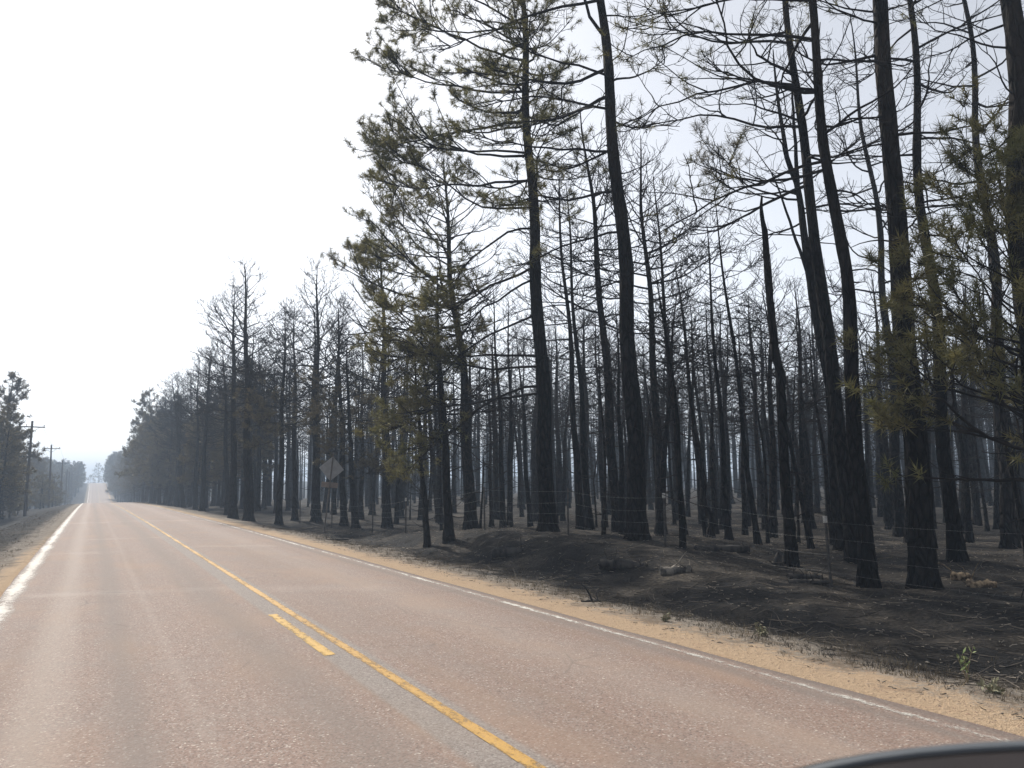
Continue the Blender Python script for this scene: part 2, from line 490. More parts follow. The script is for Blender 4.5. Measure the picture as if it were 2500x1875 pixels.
gx = spaced([(-800, -100, 60), (-100, -30, 8), (-30, -8, 1.2), (-8, -1.6, .35), (-1.6, -1.3, .1), (-1.3, 5.7, 1.0), (5.7, 5.95, .05), (5.95, 14, .13), (14, 22, .25), (22, 40, .8), (40, 100, 4), (100, 800, 50)])
gy = spaced([(-60, 0, 6), (0, 3, .5), (3, 26, .14), (26, 45, .35), (45, 90, .9), (90, 200, 3), (200, 640, 8), (640, 1500, 60)])
ground = link('ground', grid_mesh('ground', gx, gy, terrain), M['ground'])
tag(ground, 'burnt black forest floor with sandy road shoulders', kind='structure')

# road sheet with thin side faces
ry = spaced([(-40, 3, 1.5), (3, 40, .5), (40, 120, 2), (120, 640, 4)])
rx = np.array([-1.32, -1.3, -1.1, -.4, .4, 1.2, 2.0, 2.35, 2.7, 3.5, 4.3, 5.1, 5.6, 5.76, 5.78])


def road_z(X, Y):
    z = zsurf(X, Y)
    return np.where((X < -1.31) | (X > 5.77), z - .09, z)


rX, rY = np.meshgrid(rx, ry)
rZ = road_z(rX, rY)
ej = .05 * vnoise(rY, rX * 0, 1.3, 11) + .04 * vnoise(rY, rX * 0, .5, 12)
rXj = np.where(rX > 5.7, rX + ej, np.where(rX < -1.2, rX - ej, rX))
idx = np.arange(rX.size).reshape(rX.shape)
road = link('road', mesh_from('road', np.stack([rXj, rY, rZ], -1).reshape(-1, 3),
            np.stack([idx[:-1, :-1], idx[:-1, 1:], idx[1:, 1:], idx[1:, :-1]], -1).reshape(-1, 4)), M['road'])
tag(road, 'straight two-lane road of reddish worn chip seal', kind='structure')


def strip(name, x0, x1, y0, y1, mat, label, dz=.004, step=.5):
    ys = np.arange(y0, y1 + 1e-6, step if y1 - y0 < 60 else 1.0)
    xs = np.linspace(x0, x1, 4)
    o = link(name, grid_mesh(name, xs, ys, lambda X, Y: zsurf(X, Y) + dz), mat)
    return tag(o, label, kind='structure')


strip('edge_line', 5.50, 5.61, -20, 560, M['white'], 'worn white edge line along the right of the road')
strip('edge_line', -1.28, -0.93, -20, 560, M['spill'], 'wide ragged white edge line along the left of the road')
strip('centre_line', 2.445, 2.555, -20, 560, M['yellow'], 'solid yellow centre line down the road')
for k, y0 in enumerate((8.4,)):
    strip('centre_dash', 2.19, 2.31, y0, y0 + (3.0 if k == 0 else 1.0), M['yellow_dash'],
          'short yellow dash beside the solid centre line, the nearest' if k == 0 else 'faded yellow dash beside the solid centre line, further off')
# pull-off beside the road in the distance
po = link('pull_off', grid_mesh('pull_off', np.linspace(5.6, 12, 6), np.linspace(138, 168, 12),
          lambda X, Y: zroad(Y) - .02 - .01 * (X - 5.6) + 0 * X), mat_simple('pale_gravel', (.42, .36, .30), (.34, .28, .22), 2, .9))
tag(po, 'pale gravel pull-off on the right in the distance', kind='structure')

# ------------------------------------------------------------------ trees
UP = np.array([0, 0, 1.0])


def rot_noise(rng, d, amt):
    return norm(d + rng.normal(size=d.shape) * amt)


def grow(rng, p0, d0, L, K, up, noise, curl=0.0):
    """polylines from p0 along d0; returns (N,K,3)"""
    N = len(p0)
    P = np.empty((N, K, 3)); P[:, 0] = p0
    d = d0.copy(); step = (L / (K - 1))[:, None]
    axis = norm(rng.normal(size=(N, 3)))
    up = np.broadcast_to(np.asarray(up, float), (N,))[:, None]
    for k in range(1, K):
        P[:, k] = P[:, k - 1] + d * step
        d = norm(d + UP * up / (K - 1) + rng.normal(size=(N, 3)) * noise + curl * np.cross(axis, d))
    return P


def sample(P, pi, s):
    K = P.shape[1]
    f = s * (K - 1); i = np.minimum(f.astype(int), K - 2); t = (f - i)[:, None]
    a, b = P[pi, i], P[pi, i + 1]
    return a * (1 - t) + b * t, norm(b - a)


def children(rng, P, L, n, smin, ang, lf, K, up, noise, curl=0.0, flat=.35):
    n = np.broadcast_to(n, (len(P),)).astype(int)
    pi = np.repeat(np.arange(len(P)), n)
    m = len(pi)
    smin = np.broadcast_to(smin, (len(P),))[pi]
    s = smin + (1 - smin) * rng.random(m) ** .85
    p, t = sample(P, pi, s)
    side = norm(np.cross(t, UP) + 1e-6) * rng.choice([-1, 1], m)[:, None]
    side = norm(side + UP * (rng.normal(size=(m, 1)) * flat + .15))
    a = np.radians(rng.uniform(*ang, m))[:, None]
    d = norm(np.cos(a) * t + np.sin(a) * side)
    L2 = lf(L[pi], s, rng.uniform(.65, 1.35, m))
    return grow(rng, p, d, L2, K, up, noise, curl), L2, pi, s


def needle_tris(rng, pos, dirs, n, length, width, spread=.95):
    m = len(pos)
    if m == 0: return np.zeros((0, 3)), np.zeros((0, 3), int)
    pos = np.repeat(pos, n, 0); dirs = np.repeat(dirs, n, 0)
    k = len(pos)
    d = norm(dirs * .55 + norm(rng.normal(size=(k, 3))) * spread + UP * .12)
    p0 = pos - dirs * rng.random((k, 1)) * length * .9
    ln = length * rng.uniform(.75, 1.15, (k, 1))
    w = norm(np.cross(d, rng.normal(size=(k, 3)))) * width * .5
    V = np.stack([p0 - w, p0 + w, p0 + d * ln - UP * ln * .06], 1).reshape(-1, 3)
    return V, np.arange(3 * k).reshape(-1, 3)


def gen_tree(seed, H, r0, ctrl=None, lo=.45, n_limbs=34, Lmax=2.6, n_sub=6, n_twig=5, el=(-8, 48), up=.35, twig_r=.009, twig_len=.55,
             stubs=8, extra=(), fol=None, needles=(22, .2, .011), sides=14, rings=26, shape=None, broken=False, fork=None, side_bias=None,
             limb_noise=.13, base_bend=None, extra_fol=None, curl=.26, rough_trunk=.05, fol_sub=1.7, tip_only=False):
    """returns meshes: trunk, crown (or None), needles (or None). local x = right as seen from the road, y = away"""
    rng = np.random.default_rng(seed)
    z = np.concatenate([np.linspace(-.35, 1.0, 8), np.linspace(1.0, H, rings - 7)[1:]])
    if ctrl is None: ctrl = [(0, 0), (H, rng.normal() * .03 * H)]
    cz = np.array([c[0] for c in ctrl], float); cx = np.array([c[1] for c in ctrl], float)
    if cz[-1] < H:
        sl = (cx[-1] - cx[-2]) / (cz[-1] - cz[-2]); cz = np.append(cz, H); cx = np.append(cx, cx[-1] + sl * .6 * (H - cz[-2]))
    x = np.interp(z, cz, cx)
    dy = rng.normal() * .02 * H
    x = x + .012 * H ** .5 * np.sin(z * 1.1 + rng.random() * 6) * sstep(z, 0, 3)
    y = dy * np.clip(z / H, 0, 1) ** 1.3 + .02 * H ** .5 * np.sin(z * .9 + rng.random() * 6) * sstep(z, 0, 3)
    if base_bend is not None:
        bz, ba = base_bend
        x = x + ba * np.exp(-((z - bz) / .28) ** 2) - ba * .7 * np.exp(-((z - bz * 2.1) / .3) ** 2)
    trunk = np.stack([x, y, z], -1)
    t = np.clip(z / H, 0, 1)
    def rad(tt): return r0 * (1 - tt) ** .8 * (1 - .12 * tt) + .012
    if broken:
        R = r0 * (1 - .55 * t) + 0.0 * z
        R = R * np.where(t > .9, 1 - (t - .9) * 6, 1)
    else: R = rad(t)
    R = R * (1 + .42 * np.exp(-np.maximum(z, 0) / .32)) + r0 * .15 * (z < 0)
    ang = np.arange(sides) * 2 * math.pi / sides
    lob = 1 + (.10 * np.sin(ang * 5 + rng.random() * 6) + .06 * np.sin(ang * 3 + rng.random() * 6))[None, :] * np.exp(-np.maximum(z, 0) / .5)[:, None]
    RR = R[:, None] * lob * (1 + rough_trunk * rng.normal(size=(len(z), sides)))
    acc = Acc(); tubes(acc, trunk[None], RR[None], sides)
    stems = []
    if fork is not None:
        for (fz, dx_, ddy, L_, fr) in fork:
            p = np.array([[np.interp(fz, z, x), np.interp(fz, z, y), fz]])
            d = norm(np.array([[dx_, ddy, 1.0]]))
            P = grow(rng, p, d, np.array([L_]), 12, .8, .07)
            sa = Acc(); tubes(sa, P, np.linspace(fr, .02, 12)[None], 8); stems.append(sa.mesh('stem'))
    out = {'trunk': acc.mesh('trunk'), 'stems': stems}
    def tpoint(h): return np.stack([np.interp(h, z, x), np.interp(h, z, y), h], -1)
    # limbs
    cro = Acc()
    LP = []; LL = []; LR = []; LF = []
    K = 10
    if n_limbs:
        u = (np.arange(n_limbs) + rng.random(n_limbs)) / n_limbs
        th = lo + (.985 - lo) * u
        az = np.arange(n_limbs) * 2.399 + rng.normal(size=n_limbs) * .5
        prof = (np.sin(np.pi * np.clip(.18 + .82 * u, 0, 1)) ** .6 * .75 + .25 * (1 - u)) if shape is None else shape(u)
        L = Lmax * prof * rng.uniform(.6, 1.2, n_limbs) + .25
        if side_bias is not None: L = L * (1 + side_bias[1] * np.cos(az - side_bias[0]))
        e = np.radians(el[0] + (el[1] - el[0]) * u ** 1.4 + rng.normal(size=n_limbs) * 9)
        d = np.stack([np.cos(az) * np.cos(e), np.sin(az) * np.cos(e), np.sin(e)], -1)
        P = grow(rng, tpoint(th * H), d, L, K, up, limb_noise)
        LP.append(P); LL.append(L); LR.append(np.minimum(rad(th) * .45, .009 + .0105 * L)); LF.append(np.zeros(n_limbs))
    for (hz, a_deg, e_deg, ln, up_, f) in extra:
        a, e = math.radians(a_deg), math.radians(e_deg)
        d = np.array([[math.cos(a) * math.cos(e), math.sin(a) * math.cos(e), math.sin(e)]])
        P = grow(rng, tpoint(np.array([hz])), d, np.array([ln]), K, up_, .17)
        LP.append(P); LL.append(np.array([ln])); LR.append(np.array([min(rad(hz / H) * .45, .010 + .0068 * ln)])); LF.append(np.array([f]))
    has = False; tw_end = []; tw_dir = []; tw_f = []
    if LP:
        has = True
        P = np.concatenate(LP); L = np.concatenate(LL); R_ = np.concatenate(LR); fl = np.concatenate(LF)
        tubes(cro, P, np.maximum(R_[:, None] * np.linspace(1, .22, K)[None] ** .9, .006), 6)
        ns = np.maximum(1, np.round(n_sub * np.clip(L / (Lmax + 1e-6), .3, 2.0)))
        ns = np.where(fl > .8, np.round(ns * fol_sub), ns)
        S, SL, spi, ss = children(rng, P, L, ns, np.where(fl > .8, .42, .2), (28, 68), lambda l, s, r: (l * (.58 * (1 - s) + .14) + .15) * r, 7, .45, .16, flat=.3)
        tubes(cro, S, np.maximum(np.minimum(R_[spi] * .5, .004 + .012 * SL)[:, None] * np.linspace(1, .3, 7)[None], twig_r * .7), 4)
        nt = np.maximum(2, np.round(n_twig * np.clip(SL / .8, .4, 1.8)))
        T, TL, tpi, ts = children(rng, S, SL, nt, .15, (25, 75), lambda l, s, r: twig_len * (.5 + .6 * (1 - s)) * r, 5, .9, .20, curl, flat=.6)
        T2, TL2, tpi2, ts2 = children(rng, P, L, np.maximum(1, ns // 2), .6, (15, 55), lambda l, s, r: twig_len * 1.1 * r, 5, .8, .2, curl, flat=.6)
        tubes(cro, T, (twig_r * np.linspace(1, .5, 5))[None].repeat(len(T), 0), 3)
        tubes(cro, T2, (twig_r * np.linspace(1.1, .5, 5))[None].repeat(len(T2), 0), 3)
        tw = np.concatenate([T, T2]); tf = np.concatenate([fl[spi[tpi]], fl[tpi2]])
        tip = np.concatenate([S[:, -2:], P[:, -2:]])
        tw_end = np.concatenate([tw[:, -1], tw[:, 3], tip[:, 1]]); tw_dir = np.concatenate([norm(tw[:, -1] - tw[:, -2]), norm(tw[:, 3] - tw[:, 2]), norm(tip[:, 1] - tip[:, 0])])
        tw_f = np.concatenate([tf, tf * .7, fl[spi], fl])
        tw_m = np.concatenate([np.ones(len(tw)), np.zeros(len(tw)) if tip_only else np.ones(len(tw)) * .8, np.ones(len(tip))])
    if stubs:
        hs = rng.uniform(.08, max(lo, .2), stubs) * H
        a = rng.random(stubs) * 6.283; e = rng.normal(size=stubs) * .3
        d = np.stack([np.cos(a) * np.cos(e), np.sin(a) * np.cos(e), np.sin(e)], -1)
        L = rng.uniform(.15, .9, stubs) * min(1.0, H / 8)
        P = grow(rng, tpoint(hs), d, L + rad(hs / H), 6, .1, .2)
        tubes(cro, P, (np.linspace(1, .35, 6)[None] * (.008 + .016 * L)[:, None]), 4); has = True
    out['crown'] = cro.mesh('crown') if has else None
    out['needles'] = None
    if len(tw_end):
        pr = tw_f.copy()
        if fol is not None: pr = np.maximum(pr, fol(tw_end, H))
        k = rng.random(len(pr)) < pr * tw_m
        if k.any():
            V, F = needle_tris(rng, tw_end[k], tw_dir[k], needles[0], needles[1], needles[2])
            out['needles'] = mesh_from('needles', V, F, False)
    return out


def place_tree(name, parts, loc, rz, label, group=None, needle_mat='green', scale=1.0, cat='tree'):
    root = empty(name, loc, rz)
    if scale != 1.0: root.scale = (scale, scale, scale)
    tag(root, label, cat, group)
    link('trunk', parts['trunk'], M['bark'], root)
    for st_ in parts['stems']: link('stem', st_, M['bark'], root)
    if parts['crown'] is not None:
        c = link('crown', parts['crown'], M['branch'], root)
        if parts['needles'] is not None: link('needles', parts['needles'], M[needle_mat], c)
    return root


VIEW = -YAW        # local x turned to the right of the view


def hero(name, base, label, needle_mat='green', **kw):
    return place_tree(name, gen_tree(**kw), (base[0], base[1], tz(*base) - .02), VIEW, label, None, needle_mat)


TAKEN = []


def take(x, y, r): TAKEN.append((x, y, r))


# local angles: 180 = left in view, 0 = right, 90 = away, 270 = towards the viewer
left_clumps = lambda lowz, amt: (lambda p, H: amt * sstep(p[:, 2], lowz, lowz + 2) * (.25 + .75 * sstep(-p[:, 0], -.6, 1.6)))
hero('tall_pine', (12.06, 20.75), 'tall pine with olive needle clumps on long left branches, behind the fence', seed=11, H=22.0, r0=.235,
     ctrl=[(0, 0), (3.78, -.1), (7.9, -.23), (11.53, -.38), (17.04, -.53)], lo=.46, n_limbs=66, Lmax=3.0, n_sub=6, n_twig=4, up=.30, el=(-10, 40), sides=24, rings=60,
     side_bias=(math.pi, .35), fol=lambda p, H: .72 * sstep(p[:, 2], 8.2, 9.6) * sstep(np.hypot(p[:, 0] + .3, p[:, 1]), .8, 2.0) * (1 - .5 * sstep(p[:, 0], .5, 1.5)), needles=(30, .195, .0135), twig_len=.5, stubs=14, fol_sub=1.5,
     extra=[(8.1, 184, -30, 4.8, -.45, .95), (7.7, 206, -26, 4.3, -.5, .92), (5.3, 182, 4, 5.0, -.7, .95), (5.0, 202, -4, 4.8, -.9, .92), (6.6, 168, -20, 4.8, -.5, .92), (4.4, 188, -4, 5.2, -1.0, .92), (4.2, 176, -8, 5.0, -.6, .9),
            (10.0, 186, -4, 5.0, .12, .92), (10.9, 176, -2, 5.2, .1, .92), (11.8, 196, 0, 4.8, .15, .9), (12.8, 180, 2, 5.2, .05, .92), (13.8, 168, 4, 5.0, .1, .9), (14.8, 190, 6, 4.8, .1, .9), (9.3, 206, -8, 4.4, .1, .85), (15.9, 178, 6, 4.2, .15, .9), (17.0, 196, 8, 3.6, .2, .9), (13.4, 10, 30, 2.0, .3, .5)])
take(12.06, 20.75, 1.3)
hero('tall_pine', (12.46, 16.91), 'thickest bare black trunk left of centre right, leaning pine beside the bank crest', seed=12, H=24.0, r0=.235,
     ctrl=[(0, 0), (3.56, -.02), (7.13, -.11), (10.62, -.3), (15.04, -.55)], lo=.40, n_limbs=26, Lmax=3.0, n_sub=5, n_twig=4, up=.3, el=(-12, 35), sides=24, rings=64,
     side_bias=(math.pi, .45), fol=lambda p, H: .42 * sstep(p[:, 2], 9.2, 10.5) * sstep(-p[:, 0], .6, 2.2), needles=(24, .22, .012), stubs=10,
     extra=[(9.3, 182, -4, 4.4, .12, .55), (10.4, 176, 2, 4.2, .2, .6), (11.6, 190, 6, 4.0, .2, .6), (12.6, 178, 22, 4.0, .2, .6), (13.0, 10, 36, 1.9, .2, 0), (11.0, 350, -10, 1.2, .5, .1), (8.2, 188, -6, 3.8, .1, .3)])
take(12.46, 16.91, 1.3)
hero('bare_pine', (16.55, 21.17), 'mid-sized bare grey pine with rounded leafless crown just right of the thickest trunk', seed=13, H=13.9, r0=.16,
     ctrl=[(0, 0), (4.27, .01), (8.81, -.09), (11.34, -.18), (13.73, -.19)], lo=.42, n_limbs=40, Lmax=2.9, n_sub=6, n_twig=5, up=.55, el=(-8, 55), sides=16, rings=36, stubs=12,
     extra=[(8.5, 20, 22, 3.4, -.2, 0), (9.6, 0, 20, 2.6, .3, 0), (10.6, 160, 35, 2.2, .3, 0)])
take(16.55, 21.17, 1.0)
hero('bare_pine', (15.01, 21.40), 'bare dark pine leaning left directly behind the thickest trunk', seed=14, H=14.6, r0=.17,
     ctrl=[(0, 0), (5.54, -.24), (8.65, -.4), (11.13, -.52), (13.59, -.78)], lo=.42, n_limbs=34, Lmax=2.6, sides=16, rings=36, stubs=14, up=.45)
take(15.01, 21.4, 1.0)
hero('bare_pine', (14.74, 23.24), 'slim bare pine, left one of a close pair behind the tall green-clumped pine', seed=15, H=12.9, r0=.12,
     ctrl=[(0, 0), (5.75, -.17), (9.04, -.39), (11.97, -.51)], lo=.42, n_limbs=30, Lmax=2.0, sides=12, rings=30)
hero('bare_pine', (15.30, 23.52), 'slim bare pine, right one of a close pair behind the tall green-clumped pine', seed=16, H=12.4, r0=.115,
     ctrl=[(0, 0), (5.86, -.26), (9.21, -.43), (11.57, -.52)], lo=.42, n_limbs=30, Lmax=1.9, sides=12, rings=30)
take(15.0, 23.4, 1.2)
hero('leaning_pine', (12.31, 26.78), 'flared leaning pine with a half-needled crown, left of the tall green-clumped pine', seed=17, H=14.6, r0=.21,
     ctrl=[(0, 0), (5.99, -.28), (9.52, -.72), (11.2, -.84), (13.72, -.95)], lo=.46, n_limbs=60, Lmax=3.4, n_sub=6, n_twig=5, sides=18, rings=40, up=.45, el=(-5, 55), stubs=10,
     side_bias=(math.pi, .25), fol=lambda p, H: .75 * sstep(p[:, 2], 8.0, 9.5) * sstep(-p[:, 0], -.2, 1.8) * sstep(p[:, 2], 13.6, 12.0), needles=(24, .20, .0145),
     extra=[(9.4, 184, 4, 3.6, .3, .9), (10.3, 176, 8, 3.8, .3, .9), (8.6, 190, 0, 3.2, .3, .85)])
take(12.31, 26.78, 1.2)
hero('small_pine', (9.62, 22.50), 'straight slender black pine standing nearest the ditch left of centre', needle_mat='brown', seed=18, H=8.4, r0=.135,
     ctrl=[(0, 0), (3.36, -.16), (5.27, -.27), (6.68, -.33)], lo=.34, n_limbs=22, Lmax=1.7, sides=16, rings=30, stubs=12, up=.1, el=(-15, 40),
     fol=lambda p, H: .2 * sstep(p[:, 2], 4, 6))
take(9.62, 22.5, .8)
hero('small_pine', (9.21, 23.29), 'small crooked bare pine beside the slender black pine near the ditch', seed=19, H=6.4, r0=.085,
     ctrl=[(0, 0), (1.4, -.06), (2.62, -.24), (3.3, -.18), (4.54, -.29), (5.85, -.36)], lo=.3, n_limbs=16, Lmax=1.3, n_sub=4, sides=12, rings=26, stubs=8)
take(9.21, 23.29, .6)
hero('scorched_pine', (10.64, 35.66), 'young pine with scorched brown needles right behind the road sign', needle_mat='brown', seed=20, H=8.6, r0=.15,
     ctrl=[(0, 0), (2.37, -.19), (4.95, -.36), (8.46, -.47)], lo=.24, n_limbs=30, Lmax=1.9, sides=14, rings=30, up=-.1, el=(-15, 45), stubs=6,
     fol=lambda p, H: .62 * sstep(p[:, 2], 2.2, 3.0) * sstep(p[:, 2], 6.4, 5.2), needles=(18, .22, .02))
take(10.64, 35.66, .9)
hero('broken_snag', (13.31, 12.61), 'branchless black snag with a broken pointed top', seed=21, H=8.2, r0=.125, broken=True,
     ctrl=[(0, 0), (2.85, -.05), (4.2, -.02), (4.6, -.10), (6.24, -.14), (7.37, -.17), (7.9, -.25), (8.2, -.22)], n_limbs=0, stubs=5, sides=16, rings=44, rough_trunk=.10)
take(13.31, 12.61, .8)
hero('tall_pine', (12.78, 10.29), 'tall slim black pine leaning left, frontmost of the right-hand cluster', seed=22, twig_r=.0062, twig_len=.46, tip_only=True, H=18.5, r0=.142,
     ctrl=[(0, 0), (3.24, -.06), (5.83, -.13), (9.43, -.37), (11.56, -.56)], lo=.40, n_limbs=20, Lmax=2.4, n_sub=5, n_twig=4, sides=20, rings=50, stubs=8, el=(-14, 30), up=.25,
     side_bias=(math.pi, .3), fol=lambda p, H: .30 * sstep(p[:, 2], 8.8, 9.6) * sstep(-p[:, 0], 1.6, 2.6), needles=(24, .2, .011),
     extra=[(8.2, 182, -12, 3.9, .35, .30), (9.6, 178, 8, 3.8, .2, .35), (10.6, 186, 6, 4.0, .25, .45), (11.4, 176, 4, 3.6, .3, .45), (8.9, 355, -8, 2.2, .3, 0), (7.2, 4, -6, 1.8, .2, 0)])
take(12.78, 10.29, .9)
hero('forked_pine', (16.80, 14.19), 'forked crooked pine whose long left limb ends in brown needle tufts', needle_mat='brown', seed=23, twig_r=.0062, twig_len=.46, tip_only=True, H=13.5, r0=.185,
     ctrl=[(0, 0), (3.56, -.09), (7.07, -.35), (9.58, -.62), (10.27, -.85), (11.88, -.94)], lo=.60, n_limbs=18, Lmax=2.0, n_sub=5, n_twig=4, sides=16, rings=44, stubs=10,
     fork=[(9.5, .05, .05, 3.6, .06), (7.0, -.28, .1, 3.2, .05)],
     extra=[(9.2, 184, 2, 3.2, .28, .62), (9.4, 176, 8, 2.9, .25, .55), (8.2, 150, 20, 2.0, .3, 0), (6.2, 20, 20, 1.6, .3, 0)], needles=(26, .22, .013))
take(16.8, 14.19, .9)
hero('tall_pine', (14.96, 12.34), 'tall bare pine behind the frontmost leaning one in the right-hand cluster', seed=24, twig_r=.0062, twig_len=.46, tip_only=True, H=19.5, r0=.165,
     ctrl=[(0, 0), (3.53, -.18), (6.6, -.34), (10.88, -.58), (13.41, -.64)], lo=.40, n_limbs=22, Lmax=2.6, n_sub=5, n_twig=4, sides=18, rings=46, stubs=10, el=(-12, 32),
     side_bias=(math.pi, .3), fol=lambda p, H: .32 * sstep(p[:, 2], 11, 11.8) * sstep(-p[:, 0], 1.9, 2.8),
     extra=[(11.3, 182, 6, 4.4, .25, .4), (12.4, 176, 10, 4.2, .25, .45), (10.2, 186, 0, 4.0, .2, .2)])
take(14.96, 12.34, .9)
hero('tall_pine', (13.61, 9.75), 'biggest upright black trunk on the right, with flared base on dark ground', seed=25, twig_r=.0062, twig_len=.46, tip_only=True, H=25.0, r0=.215,
     ctrl=[(0, 0), (3.32, 0), (5.89, 0), (9.0, .02), (11.59, -.03)], lo=.34, n_limbs=16, Lmax=2.2, n_sub=5, n_twig=4, sides=26, rings=70, stubs=12, el=(-14, 30), up=.15,
     fol=lambda p, H: .35 * sstep(p[:, 2], 10.4, 11.4), extra=[(11.0, 200, 10, 1.9, .3, .8), (11.3, 160, 14, 2.0, .3, .8), (8.6, 170, -4, 1.6, .2, 0), (7.8, 10, 10, 1.3, .1, 0)])
take(13.61, 9.75, 1.0)
hero('tall_pine', (17.11, 11.43), 'slimmer bare pine just right of the biggest upright trunk', seed=26, twig_r=.0062, twig_len=.46, tip_only=True, H=18.0, r0=.15,
     ctrl=[(0, 0), (3.94, -.11), (7.31, -.22), (11.33, -.31), (13.46, -.31)], lo=.40, n_limbs=24, Lmax=2.4, n_sub=5, n_twig=5, sides=18, rings=44, stubs=10, el=(-12, 35))
take(17.11, 11.43, .9)
hero('bare_pine', (23.45, 17.53), 'bare pine with zigzag side limbs left of the biggest upright trunk', seed=27, twig_r=.0062, twig_len=.46, tip_only=True, H=18.5, r0=.17,
     ctrl=[(0, 0), (5.4, .12), (9.78, .14), (14.04, -.11), (16.31, -.22)], lo=.42, n_limbs=28, Lmax=2.7, n_sub=6, n_twig=5, sides=16, rings=40, limb_noise=.2)
take(23.45, 17.53, 1.0)
hero('bare_pine', (21.51, 12.87), 'bare pine rising behind the young green pine at right', seed=28, twig_r=.0062, twig_len=.46, tip_only=True, H=19.0, r0=.17,
     ctrl=[(0, 0), (7.07, .13), (11.0, .02), (14.0, -.08), (15.5, -.17)], lo=.42, n_limbs=22, Lmax=2.5, n_sub=5, n_twig=4, sides=16, rings=40, stubs=14)
take(21.51, 12.87, 1.0)
hero('tall_pine', (15.25, 8.26), 'massive dark trunk cut off by the right edge of the picture', seed=29, twig_r=.0062, twig_len=.46, tip_only=True, H=24.0, r0=.27,
     ctrl=[(0, 0), (3.62, -.09), (6.67, -.11), (11.57, .05)], lo=.36, n_limbs=14, Lmax=2.4, n_sub=5, n_twig=4, sides=26, rings=64, stubs=8, el=(-14, 25), up=.1,
     extra=[(11.4, 184, -4, 3.6, .15, 0), (7.3, 182, -8, 3.2, .1, 0), (10.0, 170, 30, 2.0, .2, 0), (9.0, 190, 40, 1.6, .1, 0)])
take(15.25, 8.26, 1.1)
hero('young_pine', (12.45, 7.0), 'young pine with living green needles at the right edge', seed=30, H=7.0, r0=.075,
     ctrl=[(0, 0), (2.85, .05), (4.72, .06), (6.79, .05)], lo=.26, n_limbs=44, Lmax=1.8, n_sub=5, n_twig=2, sides=12, rings=26, stubs=4, el=(5, 60), up=.6, curl=.05, twig_len=.34, twig_r=.007, tip_only=True, fol_sub=1.2,
     side_bias=(math.pi, .35), fol=lambda p, H: .72 * sstep(p[:, 2], 1.6, 2.8), needles=(42, .215, .0135), shape=lambda u: .35 + .65 * (1 - u) ** .7,
     extra=[(2.4, 178, 14, 2.0, .5, .85), (3.1, 186, 20, 2.1, .5, .85), (3.8, 174, 28, 2.0, .5, .85), (4.5, 188, 34, 1.7, .5, .85), (2.9, 200, 16, 1.9, .5, .85), (5.0, 180, 44, 1.3, .5, .85)])
take(12.45, 7.0, 1.0)
hero('crooked_sapling', (16.59, 18.87), 'thin burnt sapling with an S-bent base among the trunks', seed=31, H=8.5, r0=.10, ctrl=[(0, 0), (8.5, -.75)], lo=.45, n_limbs=16, Lmax=1.0, n_sub=4, sides=12, rings=34,
     base_bend=(.55, .14), stubs=6)
take(16.59, 18.87, .6)
for i, (bx, by, H, r0, dx, lab) in enumerate([
        (15.88, 19.23, 11.2, .095, -.55, 'straight thin burnt pine left of the S-bent sapling'),
        (16.73, 18.23, 9.5, .085, -.3, 'thin burnt pine just right of the S-bent sapling'),
        (16.74, 17.08, 10.2, .075, -.75, 'very thin burnt pine left of the broken snag'),
        (16.87, 15.30, 7.0, .06, -.95, 'thin leaning burnt sapling right of the broken snag')]):
    hero('thin_pine', (bx, by), lab, seed=40 + i, H=H, r0=r0, ctrl=[(0, 0), (H, dx)], lo=.5, n_limbs=20, Lmax=1.1, n_sub=5, n_twig=4, sides=10, rings=26, stubs=8)
    take(bx, by, .6)
for i, (bx, by, H, r0, dx, f, lab) in enumerate([
        (7.75, 46.29, 14.6, .26, -.5, 0, 'tall burnt pine with wide bare rounded crown at the road edge, right trunk of two'),
        (7.61, 50.90, 14.2, .24, -.3, 0, 'tall burnt pine at the road edge with a rounded bare crown, left trunk of two'),
        (8.80, 43.46, 11.6, .17, .2, .3, 'burnt pine with scattered scorched needles low in its crown, left of the sign'),
        (10.01, 45.10, 12.2, .15, -.3, 0, 'bare pine between the rounded-crown pines and the sign'),
        (10.55, 42.52, 13.8, .22, -.1, 0, 'burnt pine with a pointed bare crown directly above the sign'),
        (10.73, 37.86, 10.8, .16, -.4, .15, 'burnt pine just right of the sign'),
        (11.89, 34.98, 13.6, .20, -.35, 0, 'dense-twigged bare pine left of the olive-needled branches')]):
    hero('burnt_pine', (bx, by), lab, needle_mat='brown', seed=60 + i, H=H, r0=r0, ctrl=[(0, 0), (H, dx)], lo=.40, n_limbs=42, Lmax=3.1 if r0 > .18 else 2.2, n_sub=5, n_twig=5, sides=14, rings=28, stubs=10, twig_r=.011, up=.6, el=(0, 60),
         fol=(lambda p, H: .55 * sstep(p[:, 2], 3, 4.2) * sstep(p[:, 2], 8, 6.4)) if f else None, needles=(16, .24, .022), extra=[(4.5, 185, 0, 2.2, 0, .8), (5.4, 240, 0, 2.0, 0, .8)] if f > .2 else ())
    take(bx, by, 1.1)

